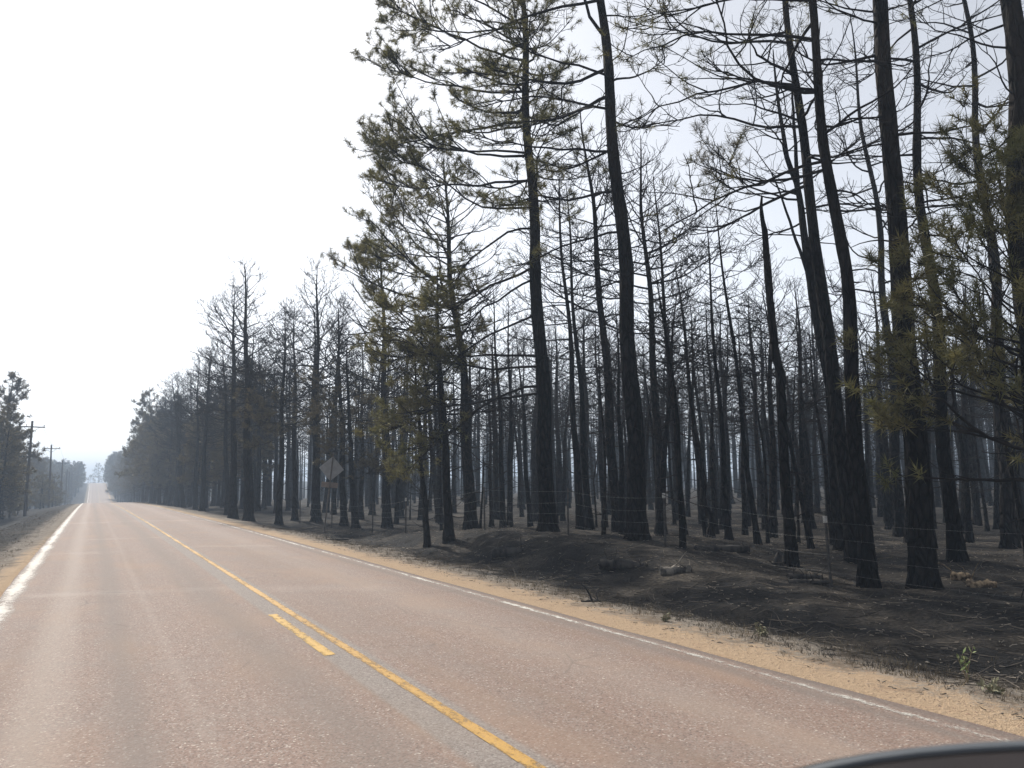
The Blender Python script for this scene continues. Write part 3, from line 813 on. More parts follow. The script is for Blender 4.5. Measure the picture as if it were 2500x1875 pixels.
# --- variants for the crowd of trees
bare = [gen_tree(seed=100 + i, H=h, r0=r, lo=lo, n_limbs=int(n * .72), Lmax=L, n_sub=4, n_twig=5, twig_r=.0085, up=u, el=(-4, 58), sides=10, rings=18, stubs=14, ctrl=[(0, 0), (h * .5, a), (h, b)])
        for i, (h, r, lo, n, L, u, a, b) in enumerate([(12.5, .17, .45, 34, 1.9, .6, -.15, -.4), (11.5, .14, .5, 30, 1.6, .7, .1, -.2), (13.2, .21, .42, 38, 2.3, .5, -.1, -.1), (10.4, .12, .48, 26, 1.4, .7, -.2, -.5),
                                                       (12.0, .14, .40, 34, 2.0, .5, .05, .3), (9.6, .09, .45, 24, 1.3, .8, .15, 0), (11.0, .13, .5, 32, 1.8, .6, -.05, .2)])]
sapl = [gen_tree(seed=120 + i, H=h, r0=r, lo=.35, n_limbs=14, Lmax=.8, n_sub=3, n_twig=3, twig_r=.008, sides=7, rings=14, stubs=8, ctrl=[(0, 0), (h * .5, a), (h, b)])
        for i, (h, r, a, b) in enumerate([(6.0, .05, .1, -.3), (4.2, .035, -.15, .2), (7.2, .06, .05, .5), (3.2, .03, .1, .1)])]
bare_full = [gen_tree(seed=180 + i, H=h, r0=r, lo=.38, n_limbs=42, Lmax=L, n_sub=6, n_twig=5, twig_r=.010, up=.6, el=(-2, 60), sides=10, rings=18, stubs=14, ctrl=[(0, 0), (h * .5, a), (h, b)])
             for i, (h, r, L, a, b) in enumerate([(13.5, .19, 2.5, -.1, -.3), (12.6, .16, 2.1, .1, .1), (14.4, .21, 2.7, 0, -.2)])]
bare.append(gen_tree(seed=190, H=7.5, r0=.13, broken=True, n_limbs=0, stubs=16, sides=10, rings=20, rough_trunk=.09, ctrl=[(0, 0), (3.5, .06), (7.5, -.2)]))
crown_full = lambda p, H: .85 * sstep(p[:, 2], .22 * H, .34 * H)
leafy = [gen_tree(seed=140 + i, H=h, r0=r, lo=lo, n_limbs=54, Lmax=L, n_sub=5, n_twig=3, twig_r=.010, sides=8, rings=16, stubs=6, fol=crown_full, needles=(10, .34, .055), el=(-15, 50), up=.25)
         for i, (h, r, lo, L) in enumerate([(12.5, .17, .18, 2.5), (10.8, .14, .16, 2.3), (13.4, .19, .24, 2.7)])]
young = [gen_tree(seed=160 + i, H=h, r0=r, lo=.16, n_limbs=26, Lmax=L, n_sub=4, n_twig=3, twig_r=.010, sides=7, rings=14, stubs=4, fol=lambda p, H: .55 + 0 * p[:, 2], needles=(14, .26, .034), el=(-15, 45), up=.2)
         for i, (h, r, L) in enumerate([(5.4, .08, 1.4), (4.2, .06, 1.2)])]

FR = np.array([math.cos(YAW), -math.sin(YAW)]); FF = np.array([math.sin(YAW), math.cos(YAW)])


def in_view(x, y, m=2.5):
    r = x * FR[0] + y * FR[1]; f = x * FF[0] + y * FF[1]
    return f > 1 and abs(r) < f * .69 + m


rs = random.Random(5)


def free(x, y, r):
    for (a, b_, c) in TAKEN:
        if (a - x) ** 2 + (b_ - y) ** 2 < (c + r) ** 2: return False
    return True


ORD = ['first', 'second', 'third', 'fourth', 'fifth', 'sixth', 'seventh', 'eighth', 'ninth', 'tenth', 'eleventh', 'twelfth']
REFS = [(12.31, 26.78, 'the flared leaning pine'), (12.06, 20.75, 'the tall olive-needled pine'), (12.46, 16.91, 'the thickest trunk by the bank'), (16.59, 18.87, 'the S-bent sapling'),
        (13.31, 12.61, 'the broken snag'), (12.78, 10.29, 'the frontmost leaning pine'), (13.61, 9.75, 'the biggest right-hand trunk'), (17.11, 11.43, 'the slim right-hand pine')]


def bearing(x, y): return (x * FR[0] + y * FR[1]) / (x * FF[0] + y * FF[1])


def rank_labels(spots, what):
    got = {}
    for i, (x, y) in enumerate(spots):
        q = bearing(x, y); r = min(REFS, key=lambda r_: abs(bearing(r_[0], r_[1]) - q)); d = q - bearing(r[0], r[1])
        got.setdefault((r[2], d > 0), []).append((abs(d), i))
    out = {}
    for (ref, right), l in got.items():
        for k, (_, i) in enumerate(sorted(l)):
            if k < len(ORD): out[i] = f"{what}, {ORD[k]} {'right' if right else 'left'} behind {ref}"
    return out


def crowd(name, variants, spots, label, group, nm='brown', smin=.85, smax=1.12, ranked=None, by_depth=False):
    own = rank_labels(spots, ranked) if ranked else {}
    for i, (x, y) in enumerate(spots):
        v = rs.choice(variants)
        s = rs.uniform(smin, smax) * (1.0 if not by_depth else min(1.0, .40 + .0125 * depth(x, y)))
        o = place_tree(name, v, (x, y, tz(x, y) - .03), rs.uniform(0, 6.283), own.get(i, label), group, nm, s)
        o.rotation_euler = (rs.gauss(0, .03 if 'sapling' not in name else .06), rs.gauss(-.02, .03 if 'sapling' not in name else .06), o.rotation_euler[2])


def scatter(n, xr, yr, sep, cond=None, tries=60000):
    out = []
    for _ in range(tries):
        if len(out) >= n: break
        x, y = rs.uniform(*xr), rs.uniform(*yr)
        if cond is not None and not cond(x, y): continue
        if not in_view(x, y) or not free(x, y, sep): continue
        out.append((x, y)); take(x, y, sep)
    return out


depth = lambda x, y: x * FF[0] + y * FF[1]
near_c = lambda x, y: depth(x, y) < 46 and depth(x, y) > 20 and not (x < 13 and y < 34)
mid_c = lambda x, y: 44 < depth(x, y) < 75
crowd('charred_pine', bare, scatter(114, (11, 48), (8, 46), .54, near_c), 'charred leafless pine trunk in the first ranks of forest behind the fence', 'burnt pines in the first ranks of the forest', smin=.82, smax=1.08, ranked='charred bare pine', by_depth=True)
crowd('burnt_sapling', sapl, scatter(48, (10.5, 36), (9, 42), .35, lambda x, y: 15 < depth(x, y) < 44 and not (x < 12 and y < 22)), 'thin burnt sapling pole standing between the bigger trunks', 'burnt saplings between the trunks', ranked='thin burnt sapling')
crowd('distant_charred_pine', bare, scatter(152, (12, 80), (14, 74), .66, mid_c), 'hazy burnt pine deep in the forest, behind the first ranks', 'hazy burnt pines deep in the forest', smin=.8, smax=1.05, by_depth=True)
crowd('roadside_burnt_pine', bare_full, scatter(46, (7.6, 18), (50, 125), .75, None), 'burnt bare pine in the row beside the road beyond the sign', 'burnt pines along the right road edge', smin=.9, smax=1.12)
crowd('roadside_scorched_pine', leafy, scatter(14, (7.6, 13), (58, 125), .8, None), 'brown-needled pine in the row beside the road beyond the sign', 'scorched pines along the right road edge', smin=.7, smax=1.0)
crowd('far_right_pine', leafy, scatter(125, (7.6, 16), (112, 500), .85, None), 'hazy needled pine lining the right side of the distant road', 'far pines right of the road', 'olive', 1.0, 1.35)
crowd('far_right_pine', leafy, scatter(16, (7.6, 9.6), (300, 520), 1.0, None), 'hazy needled pine lining the right side of the distant road', 'far pines right of the road', 'olive', .8, 1.1)
crowd('left_pine', leafy, scatter(95, (-24, -8.2), (92, 500), .8, lambda x, y: x < -8.9 or y > 280), 'needled pine in the hazy wood left of the road behind the utility poles', 'pines left of the road', 'olive', .75, 1.05)
crowd('left_pine', leafy, scatter(18, (-9, -5.0), (320, 530), 1.0, None), 'needled pine in the hazy wood left of the road behind the utility poles', 'pines left of the road', 'olive', .75, 1.0)
crowd('left_young_pine', young, scatter(46, (-13, -5.4), (72, 260), .7, lambda x, y: x < -6.8 or x > -5.6 or y > 110), 'low scorched young pine on the slope left of the road', 'young pines left of the road', 'brown', .7, 1.1)
crowd('left_pine', leafy, [(-7.4, 84), (-7.9, 90), (-8.9, 104), (-9.6, 112), (-8.3, 97)], 'needled pine in the hazy wood left of the road behind the utility poles', 'pines left of the road', 'olive', .62, .85)
place_tree('left_pine', leafy[2], (-8.5, 99.0, tz(-8.5, 99)), 1.1, 'tallest pine at the left edge of the picture', None, 'olive', 1.12)
place_tree('far_lone_pine', young[0], (4.0, 640, tz(4.0, 640)), .4, 'pale hazy conical pine standing beyond the road crest', None, 'olive', 2.9)
place_tree('far_lone_pine', young[1], (-1.0, 655, tz(-1.0, 655)), 2.4, 'smaller hazy pine beside the conical one beyond the road crest', None, 'olive', 1.9)

# --- the rest of the wood, too far to pick apart
def low_tree(seed, H, r, needled):
    rng = np.random.default_rng(seed)
    a = Acc()
    z = np.linspace(-.3, H, 6); tr = np.stack([.012 * H * np.sin(z * .4 + seed), .012 * H * np.cos(z * .5), z], -1)
    tubes(a, tr[None], (r * (1 - .9 * np.clip(z / H, 0, 1)))[None], 5)
    n = 20; u = (np.arange(n) + rng.random(n)) / n; th = (.4 + .58 * u) * H if not needled else (.25 + .73 * u) * H
    az = np.arange(n) * 2.4; e = np.radians(-5 + 60 * u)
    d = np.stack([np.cos(az) * np.cos(e), np.sin(az) * np.cos(e), np.sin(e)], -1)
    L = (1.9 * np.sin(np.pi * (.2 + .78 * u)) ** .6 + .2) * rng.uniform(.7, 1.2, n)
    p0 = np.stack([np.interp(th, z, tr[:, 0]), np.interp(th, z, tr[:, 1]), th], -1)
    P = grow(rng, p0, d, L, 4, .5, .15); tubes(a, P, np.linspace(.03, .012, 4)[None].repeat(n, 0), 3)
    T, TL, _, _ = children(rng, P, L, 5, .25, (25, 65), lambda l, s, r_: .75 * r_, 3, .7, .2); tubes(a, T, np.array([.013, .011, .008])[None].repeat(len(T), 0), 3)
    V, F = np.concatenate(a.V), np.concatenate(a.F)
    NV = needle_tris(rng, np.concatenate([T[:, -1], T[:, 1], P[:, -1]]), norm(np.concatenate([T[:, -1] - T[:, 0], T[:, -1] - T[:, 0], P[:, -1] - P[:, 0]])), 7, .5, .16)[0] if needled else None
    return V, F, NV


def trunk_tree(seed, H, r):
    rng = np.random.default_rng(seed); a = Acc()
    z = np.array([-.3, H * .5, H]); tubes(a, np.stack([.02 * H * np.array([0, rng.normal(), rng.normal()]), 0 * z, z], -1)[None], (r * np.array([1.1, .8, .1]))[None], 5)
    n = 14; u = (np.arange(n) + rng.random(n)) / n; th = (.35 + .62 * u) * H; az = np.arange(n) * 2.4; e = np.radians(0 + 60 * u)
    d = np.stack([np.cos(az) * np.cos(e), np.sin(az) * np.cos(e), np.sin(e)], -1); L = 1.5 * np.sin(np.pi * (.2 + .78 * u)) ** .6 + .2
    P = grow(rng, np.stack([0 * th, 0 * th, th], -1), d, L, 3, .5, .15); tubes(a, P, np.array([[.03, .02, .01]]).repeat(n, 0), 3)
    T, TL, _, _ = children(rng, P, L, 3, .25, (25, 65), lambda l, s, r_: .8 * r_, 2, .7, .2); tubes(a, T, np.array([[.015, .01]]).repeat(len(T), 0), 3)
    return np.concatenate(a.V), np.concatenate(a.F), None


def forest_mass(name, spots, vars_, label, mat, nmat=None):
    a = Acc(); na = Acc()
    for (x, y) in spots:
        V, F, NV = rs.choice(vars_)
        s = rs.uniform(.85, 1.2); c, sn = math.cos(q := rs.uniform(0, 6.283)) * s, math.sin(q) * s
        R = np.array([[c, -sn, 0], [sn, c, 0], [0, 0, s]])
        off = np.array([x, y, tz(x, y)])
        a.add(V @ R.T + off, F)
        if NV is not None: na.add(NV @ R.T + off, np.arange(len(NV)).reshape(-1, 3))
    o = a.build(name, mat); tag(o, label, kind='stuff')
    if na.n: tag(na.build('needles', nmat, o, False), kind='stuff')


lowb = [low_tree(i, h, r, False) for i, (h, r) in enumerate([(12, .13), (11, .11), (13, .15), (10, .10)])]
lowl = [low_tree(10 + i, h, r, True) for i, (h, r) in enumerate([(12, .14), (10.5, .12), (13, .16)])]
sp = scatter(150, (14, 150), (12, 150), .6, lambda x, y: 60 < depth(x, y) < 95 and not (x < 17 and y < 125))
sp2 = scatter(740, (16, 240), (12, 240), .7, lambda x, y: 90 < depth(x, y) < 190 and not x < 17, 90000)
lowt = [trunk_tree(i, h, r) for i, (h, r) in enumerate([(12, .16), (11, .14), (13, .18)])]
forest_mass('deep_burnt_forest', sp2, lowt, 'palest ranks of burnt trunks closing off the forest', M['bark'])
forest_mass('burnt_forest', sp, lowb, 'blue-grey mass of burnt trunks filling the far forest', M['bark'])
sp = scatter(64, (16, 44), (120, 520), 1.6, lambda x, y: x < 18 + .06 * (y - 120) + 14)
forest_mass('far_right_wood', sp, lowl, 'hazy wood behind the far right roadside pines', M['bark'], M['olive'])
sp = scatter(56, (-40, -10), (100, 520), 1.6, None)
forest_mass('far_left_wood', sp, lowl, 'hazy wood behind the left roadside pines', M['bark'], M['olive'])

# ------------------------------------------------------------------ wire fence
fence = tag(empty('wire_fence', (12.0, 10.4, tz(12.0, 10.4))), 'sagging barbed wire fence on dark steel posts along the forest edge', 'fence')
fpos = [(12.3, 5.6), (11.96, 10.42), (12.1, 15.34), (11.72, 19.10), (11.0, 22.93), (10.2, 27.92), (10.05, 31.4), (9.9, 37.0), (9.7, 42.5)]
tops = []
base0 = np.array(fence.location)
for k, (x, y) in enumerate(fpos):
    zb = tz(x, y); lx, ly = rs.gauss(0, .025), rs.gauss(0, .02); hgt = 1.28 + rs.gauss(0, .03)
    a = Acc()
    P = np.array([[[x, y, zb - .3], [x + lx * .5, y + ly * .5, zb + hgt * .5], [x + lx, y + ly, zb + hgt]]]) - base0
    for off, sx, sy in (((0, 0), .050, .010), ((0, .018), .012, .034)):
        V = []
        for p in P[0]:
            for (qx, qy) in ((-1, -1), (1, -1), (1, 1), (-1, 1)): V.append([p[0] + off[0] + qx * sx / 2, p[1] + off[1] + qy * sy / 2, p[2]])
        F = [[i * 4 + j, i * 4 + (j + 1) % 4, (i + 1) * 4 + (j + 1) % 4, (i + 1) * 4 + j] for i in range(2) for j in range(4)] + [[8, 9, 10, 11]]
        a.add(V, F)
    po_ = a.build('post', M['steel'], fence, False)
    if k in (1, 2, 5):
        c = Acc(); tp = P[0][2]; box(c, (tp[0], tp[1] + .01, tp[2] - .045), (.056, .052, .12)); c.build('painted_tip', M['post_tip'], po_, False)
    tops.append((x + lx, y + ly, zb, hgt, lx, ly))
for wi, frac in enumerate((.93, .70, .47, .24)):
    pts = []
    for k in range(len(tops) - 1):
        A, B = tops[k], tops[k + 1]
        sag = rs.uniform(.0, .16)
        for j in range(8):
            t = j / 8
            pts.append([A[0] + (B[0] - A[0]) * t - .03, A[1] + (B[1] - A[1]) * t, (A[2] + A[3] * frac) * (1 - t) + (B[2] + B[3] * frac) * t - sag * 4 * t * (1 - t)])
    a = Acc(); P = np.array(pts) - base0
    tubes(a, P[None], np.full((1, len(P)), .0021), 4)
    # barbs
    bp = []
    for k in range(len(P) - 1):
        for j in range(5):
            p = P[k] + (P[k + 1] - P[k]) * (j / 5); q = np.array([rs.uniform(-1, 1), rs.uniform(-.3, .3), rs.uniform(-1, 1)]) * .03
            bp.append([p - q, p, p + q])
    tubes(a, np.array(bp), np.full((len(bp), 3), .0013), 3)
    a.build('wire', M['wire'], fence)

# ------------------------------------------------------------------ road sign seen from behind
sx, sy = 8.86, 34.33
sign = tag(empty('road_sign', (sx, sy, tz(sx, sy)), VIEW * .25), 'diamond road sign on a leaning post, seen from its plain grey back', 'sign')
lean = math.radians(6.0)
Rl = np.array([[math.cos(lean), 0, math.sin(lean)], [0, 1, 0], [-math.sin(lean), 0, math.cos(lean)]])
a = Acc()
for (off, sxx, syy) in (((0, 0, 1.55), .055, .010), ((-.024, -.016, 1.55), .008, .034), ((.024, -.016, 1.55), .008, .034)):
    v0 = Acc(); box(v0, off, (sxx, syy, 3.75)); a.add(np.concatenate(v0.V) @ Rl.T, v0.F[0])
a.build('post', M['sign_post'], sign, False)


def rounded_plate(w, h, r, t, rot=0.0):
    pts = []
    for cx_, cz_, a0 in ((w / 2 - r, h / 2 - r, 0), (-w / 2 + r, h / 2 - r, 90), (-w / 2 + r, -h / 2 + r, 180), (w / 2 - r, -h / 2 + r, 270)):
        for q in range(4):
            an = math.radians(a0 + q * 30); pts.append((cx_ + r * math.cos(an), cz_ + r * math.sin(an)))
    c, s = math.cos(rot), math.sin(rot)
    pts = [(x * c - z * s, x * s + z * c) for x, z in pts]
    n = len(pts)
    V = [(0, -t / 2, 0)] + [(x, -t / 2, z) for x, z in pts] + [(0, t / 2, 0)] + [(x, t / 2, z) for x, z in pts]
    F = []
    for i in range(n):
        j = (i + 1) % n
        F += [[0, 1 + i, 1 + j, 1 + j], [n + 1, n + 2 + j, n + 2 + i, n + 2 + i], [1 + i, n + 2 + i, n + 2 + j, 1 + j]]
    return np.array(V), F


def plate(name, w, h, r, zc, yoff, mat, rot, parent):
    V, F = rounded_plate(w, h, r, .004, rot)
    V = (V + np.array([0, yoff, zc])) @ Rl.T
    me = bpy.data.meshes.new(name)
    me.from_pydata([tuple(v) for v in V], [], [tuple(dict.fromkeys(f)) for f in F]); me.update()
    return link(name, me, mat, parent)


dia = plate('diamond_panel', .76, .76, .045, 2.72, .014, M['sign'], math.radians(45), sign)
plate('plaque', .70, .23, .02, 2.02, .016, M['plaque'], 0, sign)
for zz in (2.42, 3.02, 2.02):
    a = Acc(); v0 = Acc(); box(v0, (0, -.006, zz), (.022, .016, .022)); a.add(np.concatenate(v0.V) @ Rl.T, v0.F[0])
    a.build('bolt', M['sign_post'], sign, False)

# ------------------------------------------------------------------ utility poles and lines
pole_spots = [(-6.25, 100.5, 10.3), (-5.95, 147, 10.0), (-5.9, 197, 10.2), (-6.0, 240, 10.0), (-6.0, 262, 10.0), (-6.0, 305, 10.0), (-6.0, 350, 10.0), (-6.0, 395, 10.0), (-6.0, 450, 10.0)]
pole_labels = ['nearest wooden utility pole with crossarm, left of the road', 'second utility pole from the left along the road', 'third utility pole from the left along the road', 'fourth utility pole from the left along the road',
               'fifth utility pole from the left along the road', 'sixth utility pole, hazy, along the left of the road', 'seventh utility pole, hazy, along the left of the road', 'eighth utility pole, hazy, along the left of the road', 'farthest hazy utility pole on the left of the road']


def pole_parts():
    d = {}
    a = Acc(); z = np.linspace(-.6, 1, 9) * 1.0; zz = np.linspace(-.6, 10.2, 9)
    tubes(a, np.stack([0 * zz, 0 * zz, zz], -1)[None], np.linspace(.17, .11, 9)[None], 10)
    n = a.n; a.add([(0, 0, 10.2)] + [(math.cos(t_) * .11, math.sin(t_) * .11, 10.2) for t_ in np.arange(10) * .6283], [[0, 1 + i, 1 + (i + 1) % 10, 1 + (i + 1) % 10] for i in range(10)])
    me = bpy.data.meshes.new('pole'); V = np.concatenate(a.V); F = np.concatenate(a.F)
    me.from_pydata([tuple(v) for v in V], [], [tuple(dict.fromkeys(map(int, f))) for f in F]); me.update(); d['shaft'] = me
    a = Acc(); box(a, (0, -.14, 9.55), (2.5, .10, .12)); d['crossarm'] = a.mesh('crossarm', False)
    for k, s in (('brace', -1), ('brace_r', 1)):
        a = Acc(); tubes(a, np.array([[[s * .75, -.20, 9.5], [0.06 * s, -.16, 8.95]]]), np.full((1, 2), .022), 5); d[k] = a.mesh('brace')
    a = Acc(); tubes(a, np.array([[[0, 0, 0], [0, 0, .1], [0, 0, .16], [0, 0, .22]]]), np.array([[.02, .045, .06, .03]]), 7); d['insulator'] = a.mesh('insulator')
    return d


PP = pole_parts()
for (x, y, h), lab in zip(pole_spots, pole_labels):
    r = empty('utility_pole', (x, y, tz(x, y)), rs.gauss(0, .05)); r.scale = (1, 1, h / 10.2)
    r.rotation_euler[1] = rs.gauss(.0, .012)
    tag(r, lab, 'utility pole', 'utility poles left of the road')
    link('shaft', PP['shaft'], M['pole'], r); ca = link('crossarm', PP['crossarm'], M['pole'], r)
    link('brace', PP['brace'], M['pole'], r); link('brace', PP['brace_r'], M['pole'], r)
    for dx_ in (-1.15, -.5, 1.15): link('insulator', PP['insulator'], M['insul'], ca, (dx_, -.14, 9.6))
ext = [(-7.0, 55, 10.2)] + pole_spots
for dx_, lab in ((-1.15, 'thin overhead power line on the far ends of the crossarms'), (1.15, 'thin overhead power line on the road-side ends of the crossarms')):
    pts = []
    for (A, B) in zip(ext[:-1], ext[1:]):
        za, zb = tz(A[0], A[1]) + 9.8 * A[2] / 10.2, tz(B[0], B[1]) + 9.8 * B[2] / 10.2
        for j in range(8):
            t = j / 8; pts.append((A[0] + (B[0] - A[0]) * t + dx_, A[1] + (B[1] - A[1]) * t, za + (zb - za) * t - .9 * 4 * t * (1 - t)))
    a = Acc(); tubes(a, np.array(pts)[None], np.full((1, len(pts)), .010), 4)
    tag(a.build('power_line', M['cable']), lab, 'power line', 'power lines left of the road')

# ------------------------------------------------------------------ fallen wood
def log_mesh(seed, L, r, wob=.12, hollow=True, taper=.75, sides=12):
    rng = np.random.default_rng(seed); K = 18
    s = np.linspace(0, 1, K)
    P = np.stack([(s - .5) * L, wob * L * .3 * np.cumsum(rng.normal(size=K)) / K, r * .55 + wob * L * .1 * np.cumsum(rng.normal(size=K)) / K], -1)
    sm = rng.normal(size=(K, sides)); sm = (sm + np.roll(sm, 1, 1) + np.roll(sm, -1, 1)) / 1.7; sm[1:-1] = (sm[:-2] + sm[1:-1] + sm[2:]) / 1.8
    R = r * (1 - (1 - taper) * s)[:, None] * (1 + .17 * sm + .14 * rng.normal(size=(1, sides)))
    R[0] *= .55 + .5 * rng.random(sides); R[-1] *= .5 + .5 * rng.random(sides)
    a = Acc(); tubes(a, P[None], R[None], sides, seed)
    for e, q in ((0, .35), (K - 1, -.35)):   # ragged, hollowed ends
        P2 = np.stack([P[e], P[e] + np.array([q * r * 1.2, 0, 0])]); tubes(a, np.stack([P2[0] + 0 * P2[0], P2[0] + np.array([q * r * .2, 0, 0]), P2[1]])[None], np.array([[.9 * r, .6 * r, .04 * r]]), sides, seed)
    nb = 5
    p0 = P[rng.integers(1, K - 1, nb)]; d = norm(rng.normal(size=(nb, 3)) + UP * .5)
    B = grow(rng, p0, d, rng.uniform(.15, .5, nb) + r, 5, .1, .3); tubes(a, B, np.linspace(1, .3, 5)[None] * rng.uniform(.008, .022, (nb, 1)), 4)
    return a.mesh('fallen_log')


for seed, (x, y), L, r, rz, tilt, mat, name, lab, cat in [
        (1, (9.85, 13.95), .95, .125, -.62, .05, 'log', 'burnt_log', 'short charred log with a knobby pale end on the bank below the thickest trunk', 'log'),
        (2, (10.3, 12.75), .62, .085, -.55, -.06, 'greywood', 'dead_root', 'grey curved root piece right of the knobby log on the bank', 'root'),
        (3, (12.9, 14.3), 1.25, .085, -.50, .0, 'log', 'burnt_log', 'long flat black log lying behind the bank near the fence', 'log'),
        (4, (9.35, 18.2), .80, .13, -.42, -.08, 'log', 'burnt_log', 'charred log at the left end of the bank crest', 'log'),
        (5, (14.75, 9.80), .34, .095, -1.0, .05, 'rotten', 'rotten_log', 'pale rotten log piece right of the biggest trunk, the farther one', 'log'),
        (6, (14.30, 9.12), .48, .095, -1.0, .0, 'rotten', 'rotten_log', 'pale pitted rotten log piece right of the biggest trunk, the nearer one', 'log'),
        (7, (12.25, 11.3), .70, .06, -.3, .05, 'log', 'burnt_log', 'thin burnt branch heap near the middle fence post, farther piece', 'log'),
        (8, (11.9, 10.85), .80, .05, -.55, .0, 'log', 'burnt_log', 'thin burnt branch piece near the middle fence post, nearer piece', 'log'),
        (9, (14.2, 7.9), .55, .05, -.4, 0, 'log', 'burnt_log', 'small black log on dark ground at the right edge', 'log'),
        (10, (6.9, 10.6), .34, .022, -.2, 0, 'log', 'stick', 'short dark stick lying on the sandy shoulder', 'stick'),
        (11, (7.3, 27.5), 1.3, .035, -.3, 0, 'log', 'stick', 'long dark stick on the shoulder below the sign', 'stick')]:
    o = link(name, log_mesh(seed, L, r, .14 if cat != 'root' else .5), M[mat], None, (x, y, tz(x, y) - .1 * r))
    o.rotation_euler = (0, tilt, rz); tag(o, lab, cat)
# burnt stump
rng = np.random.default_rng(77)
a = Acc(); zz = np.linspace(-.15, .30, 7)
tubes(a, np.stack([.05 * zz, 0 * zz, zz], -1)[None], (np.array([.13, .12, .10, .085, .08, .06, .02])[:, None] * (1 + .2 * rng.normal(size=(7, 10))))[None], 10)
B = grow(rng, np.array([[0, 0, .05]] * 3), norm(np.array([[1, .2, .1], [-1, .1, .2], [.4, -1, .1]])), np.array([.4, .35, .3]), 5, -.1, .2); tubes(a, B, np.linspace(.03, .01, 5)[None].repeat(3, 0), 5)
o = a.build('burnt_stump', M['log'], None, True, (12.85, 12.55, tz(12.85, 12.55))); tag(o, 'small jagged burnt stump left of the broken snag', 'stump')

# ------------------------------------------------------------------ small plants
def weed(name, x, y, h, n, mat, label, spread=.25):
    rng = np.random.default_rng(int(x * 100 + y))
    root = tag(empty(name, (x, y, tz(x, y))), label, 'plant')
    a = Acc(); p0 = np.zeros((n, 3)); d = norm(np.stack([rng.normal(size=n) * spread, rng.normal(size=n) * spread, np.ones(n)], -1))
    L = h * rng.uniform(.55, 1.05, n); S = grow(rng, p0, d, L, 8, .1, .1)
    tubes(a, S, np.linspace(.006, .002, 8)[None].repeat(n, 0), 4); a.build('stem', M['grass_t'], root)
    la = Acc(); m = 11 * n; pi = rng.integers(0, n, m); p, t = sample(S, pi, rng.uniform(.15, 1, m))
    dd = norm(rng.normal(size=(m, 3)) + UP * .3); w = norm(np.cross(dd, rng.normal(size=(m, 3)))) * .012; ln = rng.uniform(.03, .075, (m, 1))
    V = np.stack([p, p + dd * ln * .5 + w, p + dd * ln, p + dd * ln * .5 - w], 1).reshape(-1, 3)
    la.add(V, np.arange(4 * m).reshape(-1, 4)); la.build('leaves', M[mat], root, False)


weed('green_weed', 7.28, 4.85, .34, 3, 'weed', 'spindly green weed on the shoulder at lower right', .12)
weed('pale_weed', 7.25, 7.4, .17, 7, 'paleweed', 'low pale bushy weed at the edge of the dark ground', .7)
weed('pale_weed', 7.05, 4.45, .14, 8, 'paleweed', 'flat pale weed beside the spindly green weed', 1.2)
weed('pale_weed', 6.75, 8.6, .13, 5, 'paleweed', 'tiny pale weed sprig on the sandy shoulder', .5)

# ------------------------------------------------------------------ ground litter and grass
def ground_pts(n, xr, yr, seed, dens=None):
    rng = np.random.default_rng(seed)
    y = yr[0] + (yr[1] - yr[0]) * rng.random(n) ** 1.7; x = xr[0] + (xr[1] - xr[0]) * rng.random(n) ** 1.2
    if dens is not None:
        k = rng.random(n) < dens(x, y); x, y = x[k], y[k]
    k = (x * FF[0] + y * FF[1] > 2) & (np.abs(x * FR[0] + y * FR[1]) < (x * FF[0] + y * FF[1]) * .67 + .6)
    x, y = x[k], y[k]
    return rng, np.stack([x, y, terrain(x, y)], -1)


def lay_twigs(name, n, xr, yr, seed, lr, rr, mat, label):
    rng, p = ground_pts(n, xr, yr, seed); m = len(p)
    a_ = rng.random(m) * 6.283; d = np.stack([np.cos(a_), np.sin(a_), rng.normal(size=m) * .12], -1)
    L = rng.uniform(*lr, m); P = grow(rng, p + UP * .012, norm(d), L, 4, 0.0, .15)
    P[:, :, 2] = np.maximum(P[:, :, 2], terrain(P[:, :, 0], P[:, :, 1]) + .006)
    a = Acc(); tubes(a, P, rng.uniform(*rr, (m, 1)) * np.linspace(1, .5, 4)[None], 3)
    tag(a.build(name, M[mat]), label, kind='stuff')


lay_twigs('fallen_twigs', 6500, (7.4, 30), (4, 40), 1, (.08, .55), (.003, .009), 'twig', 'fallen burnt twigs scattered over the forest floor')
lay_twigs('shoulder_litter', 700, (6.2, 8.0), (3, 26), 12, (.015, .07), (.002, .007), 'log', 'dark burnt bits scattered on the sandy shoulder')
lay_twigs('pale_litter', 4000, (7.4, 26), (4, 34), 2, (.02, .10), (.004, .012), 'chip', 'pale bits of bark and litter on the forest floor')


def blades(name, n, xr, yr, seed, hr, w, mat, label, dens=None, clump=6):
    rng, p = ground_pts(n, xr, yr, seed, dens)
    p = np.repeat(p, clump, 0); m = len(p)
    p[:, :2] += rng.normal(size=(m, 2)) * .03; p[:, 2] = terrain(p[:, 0], p[:, 1]) - .005
    h = rng.uniform(*hr, (m, 1)); d = norm(np.stack([rng.normal(size=m) * .55, rng.normal(size=m) * .55, np.ones(m)], -1))
    ws = norm(np.stack([rng.normal(size=m), rng.normal(size=m), 0 * h[:, 0]], -1)) * w * .5
    V = np.stack([p - ws, p + ws, p + d * h], 1).reshape(-1, 3)
    a = Acc(); a.add(V, np.arange(3 * m).reshape(-1, 3))
    tag(a.build(name, M[mat], None, False), label, kind='stuff')


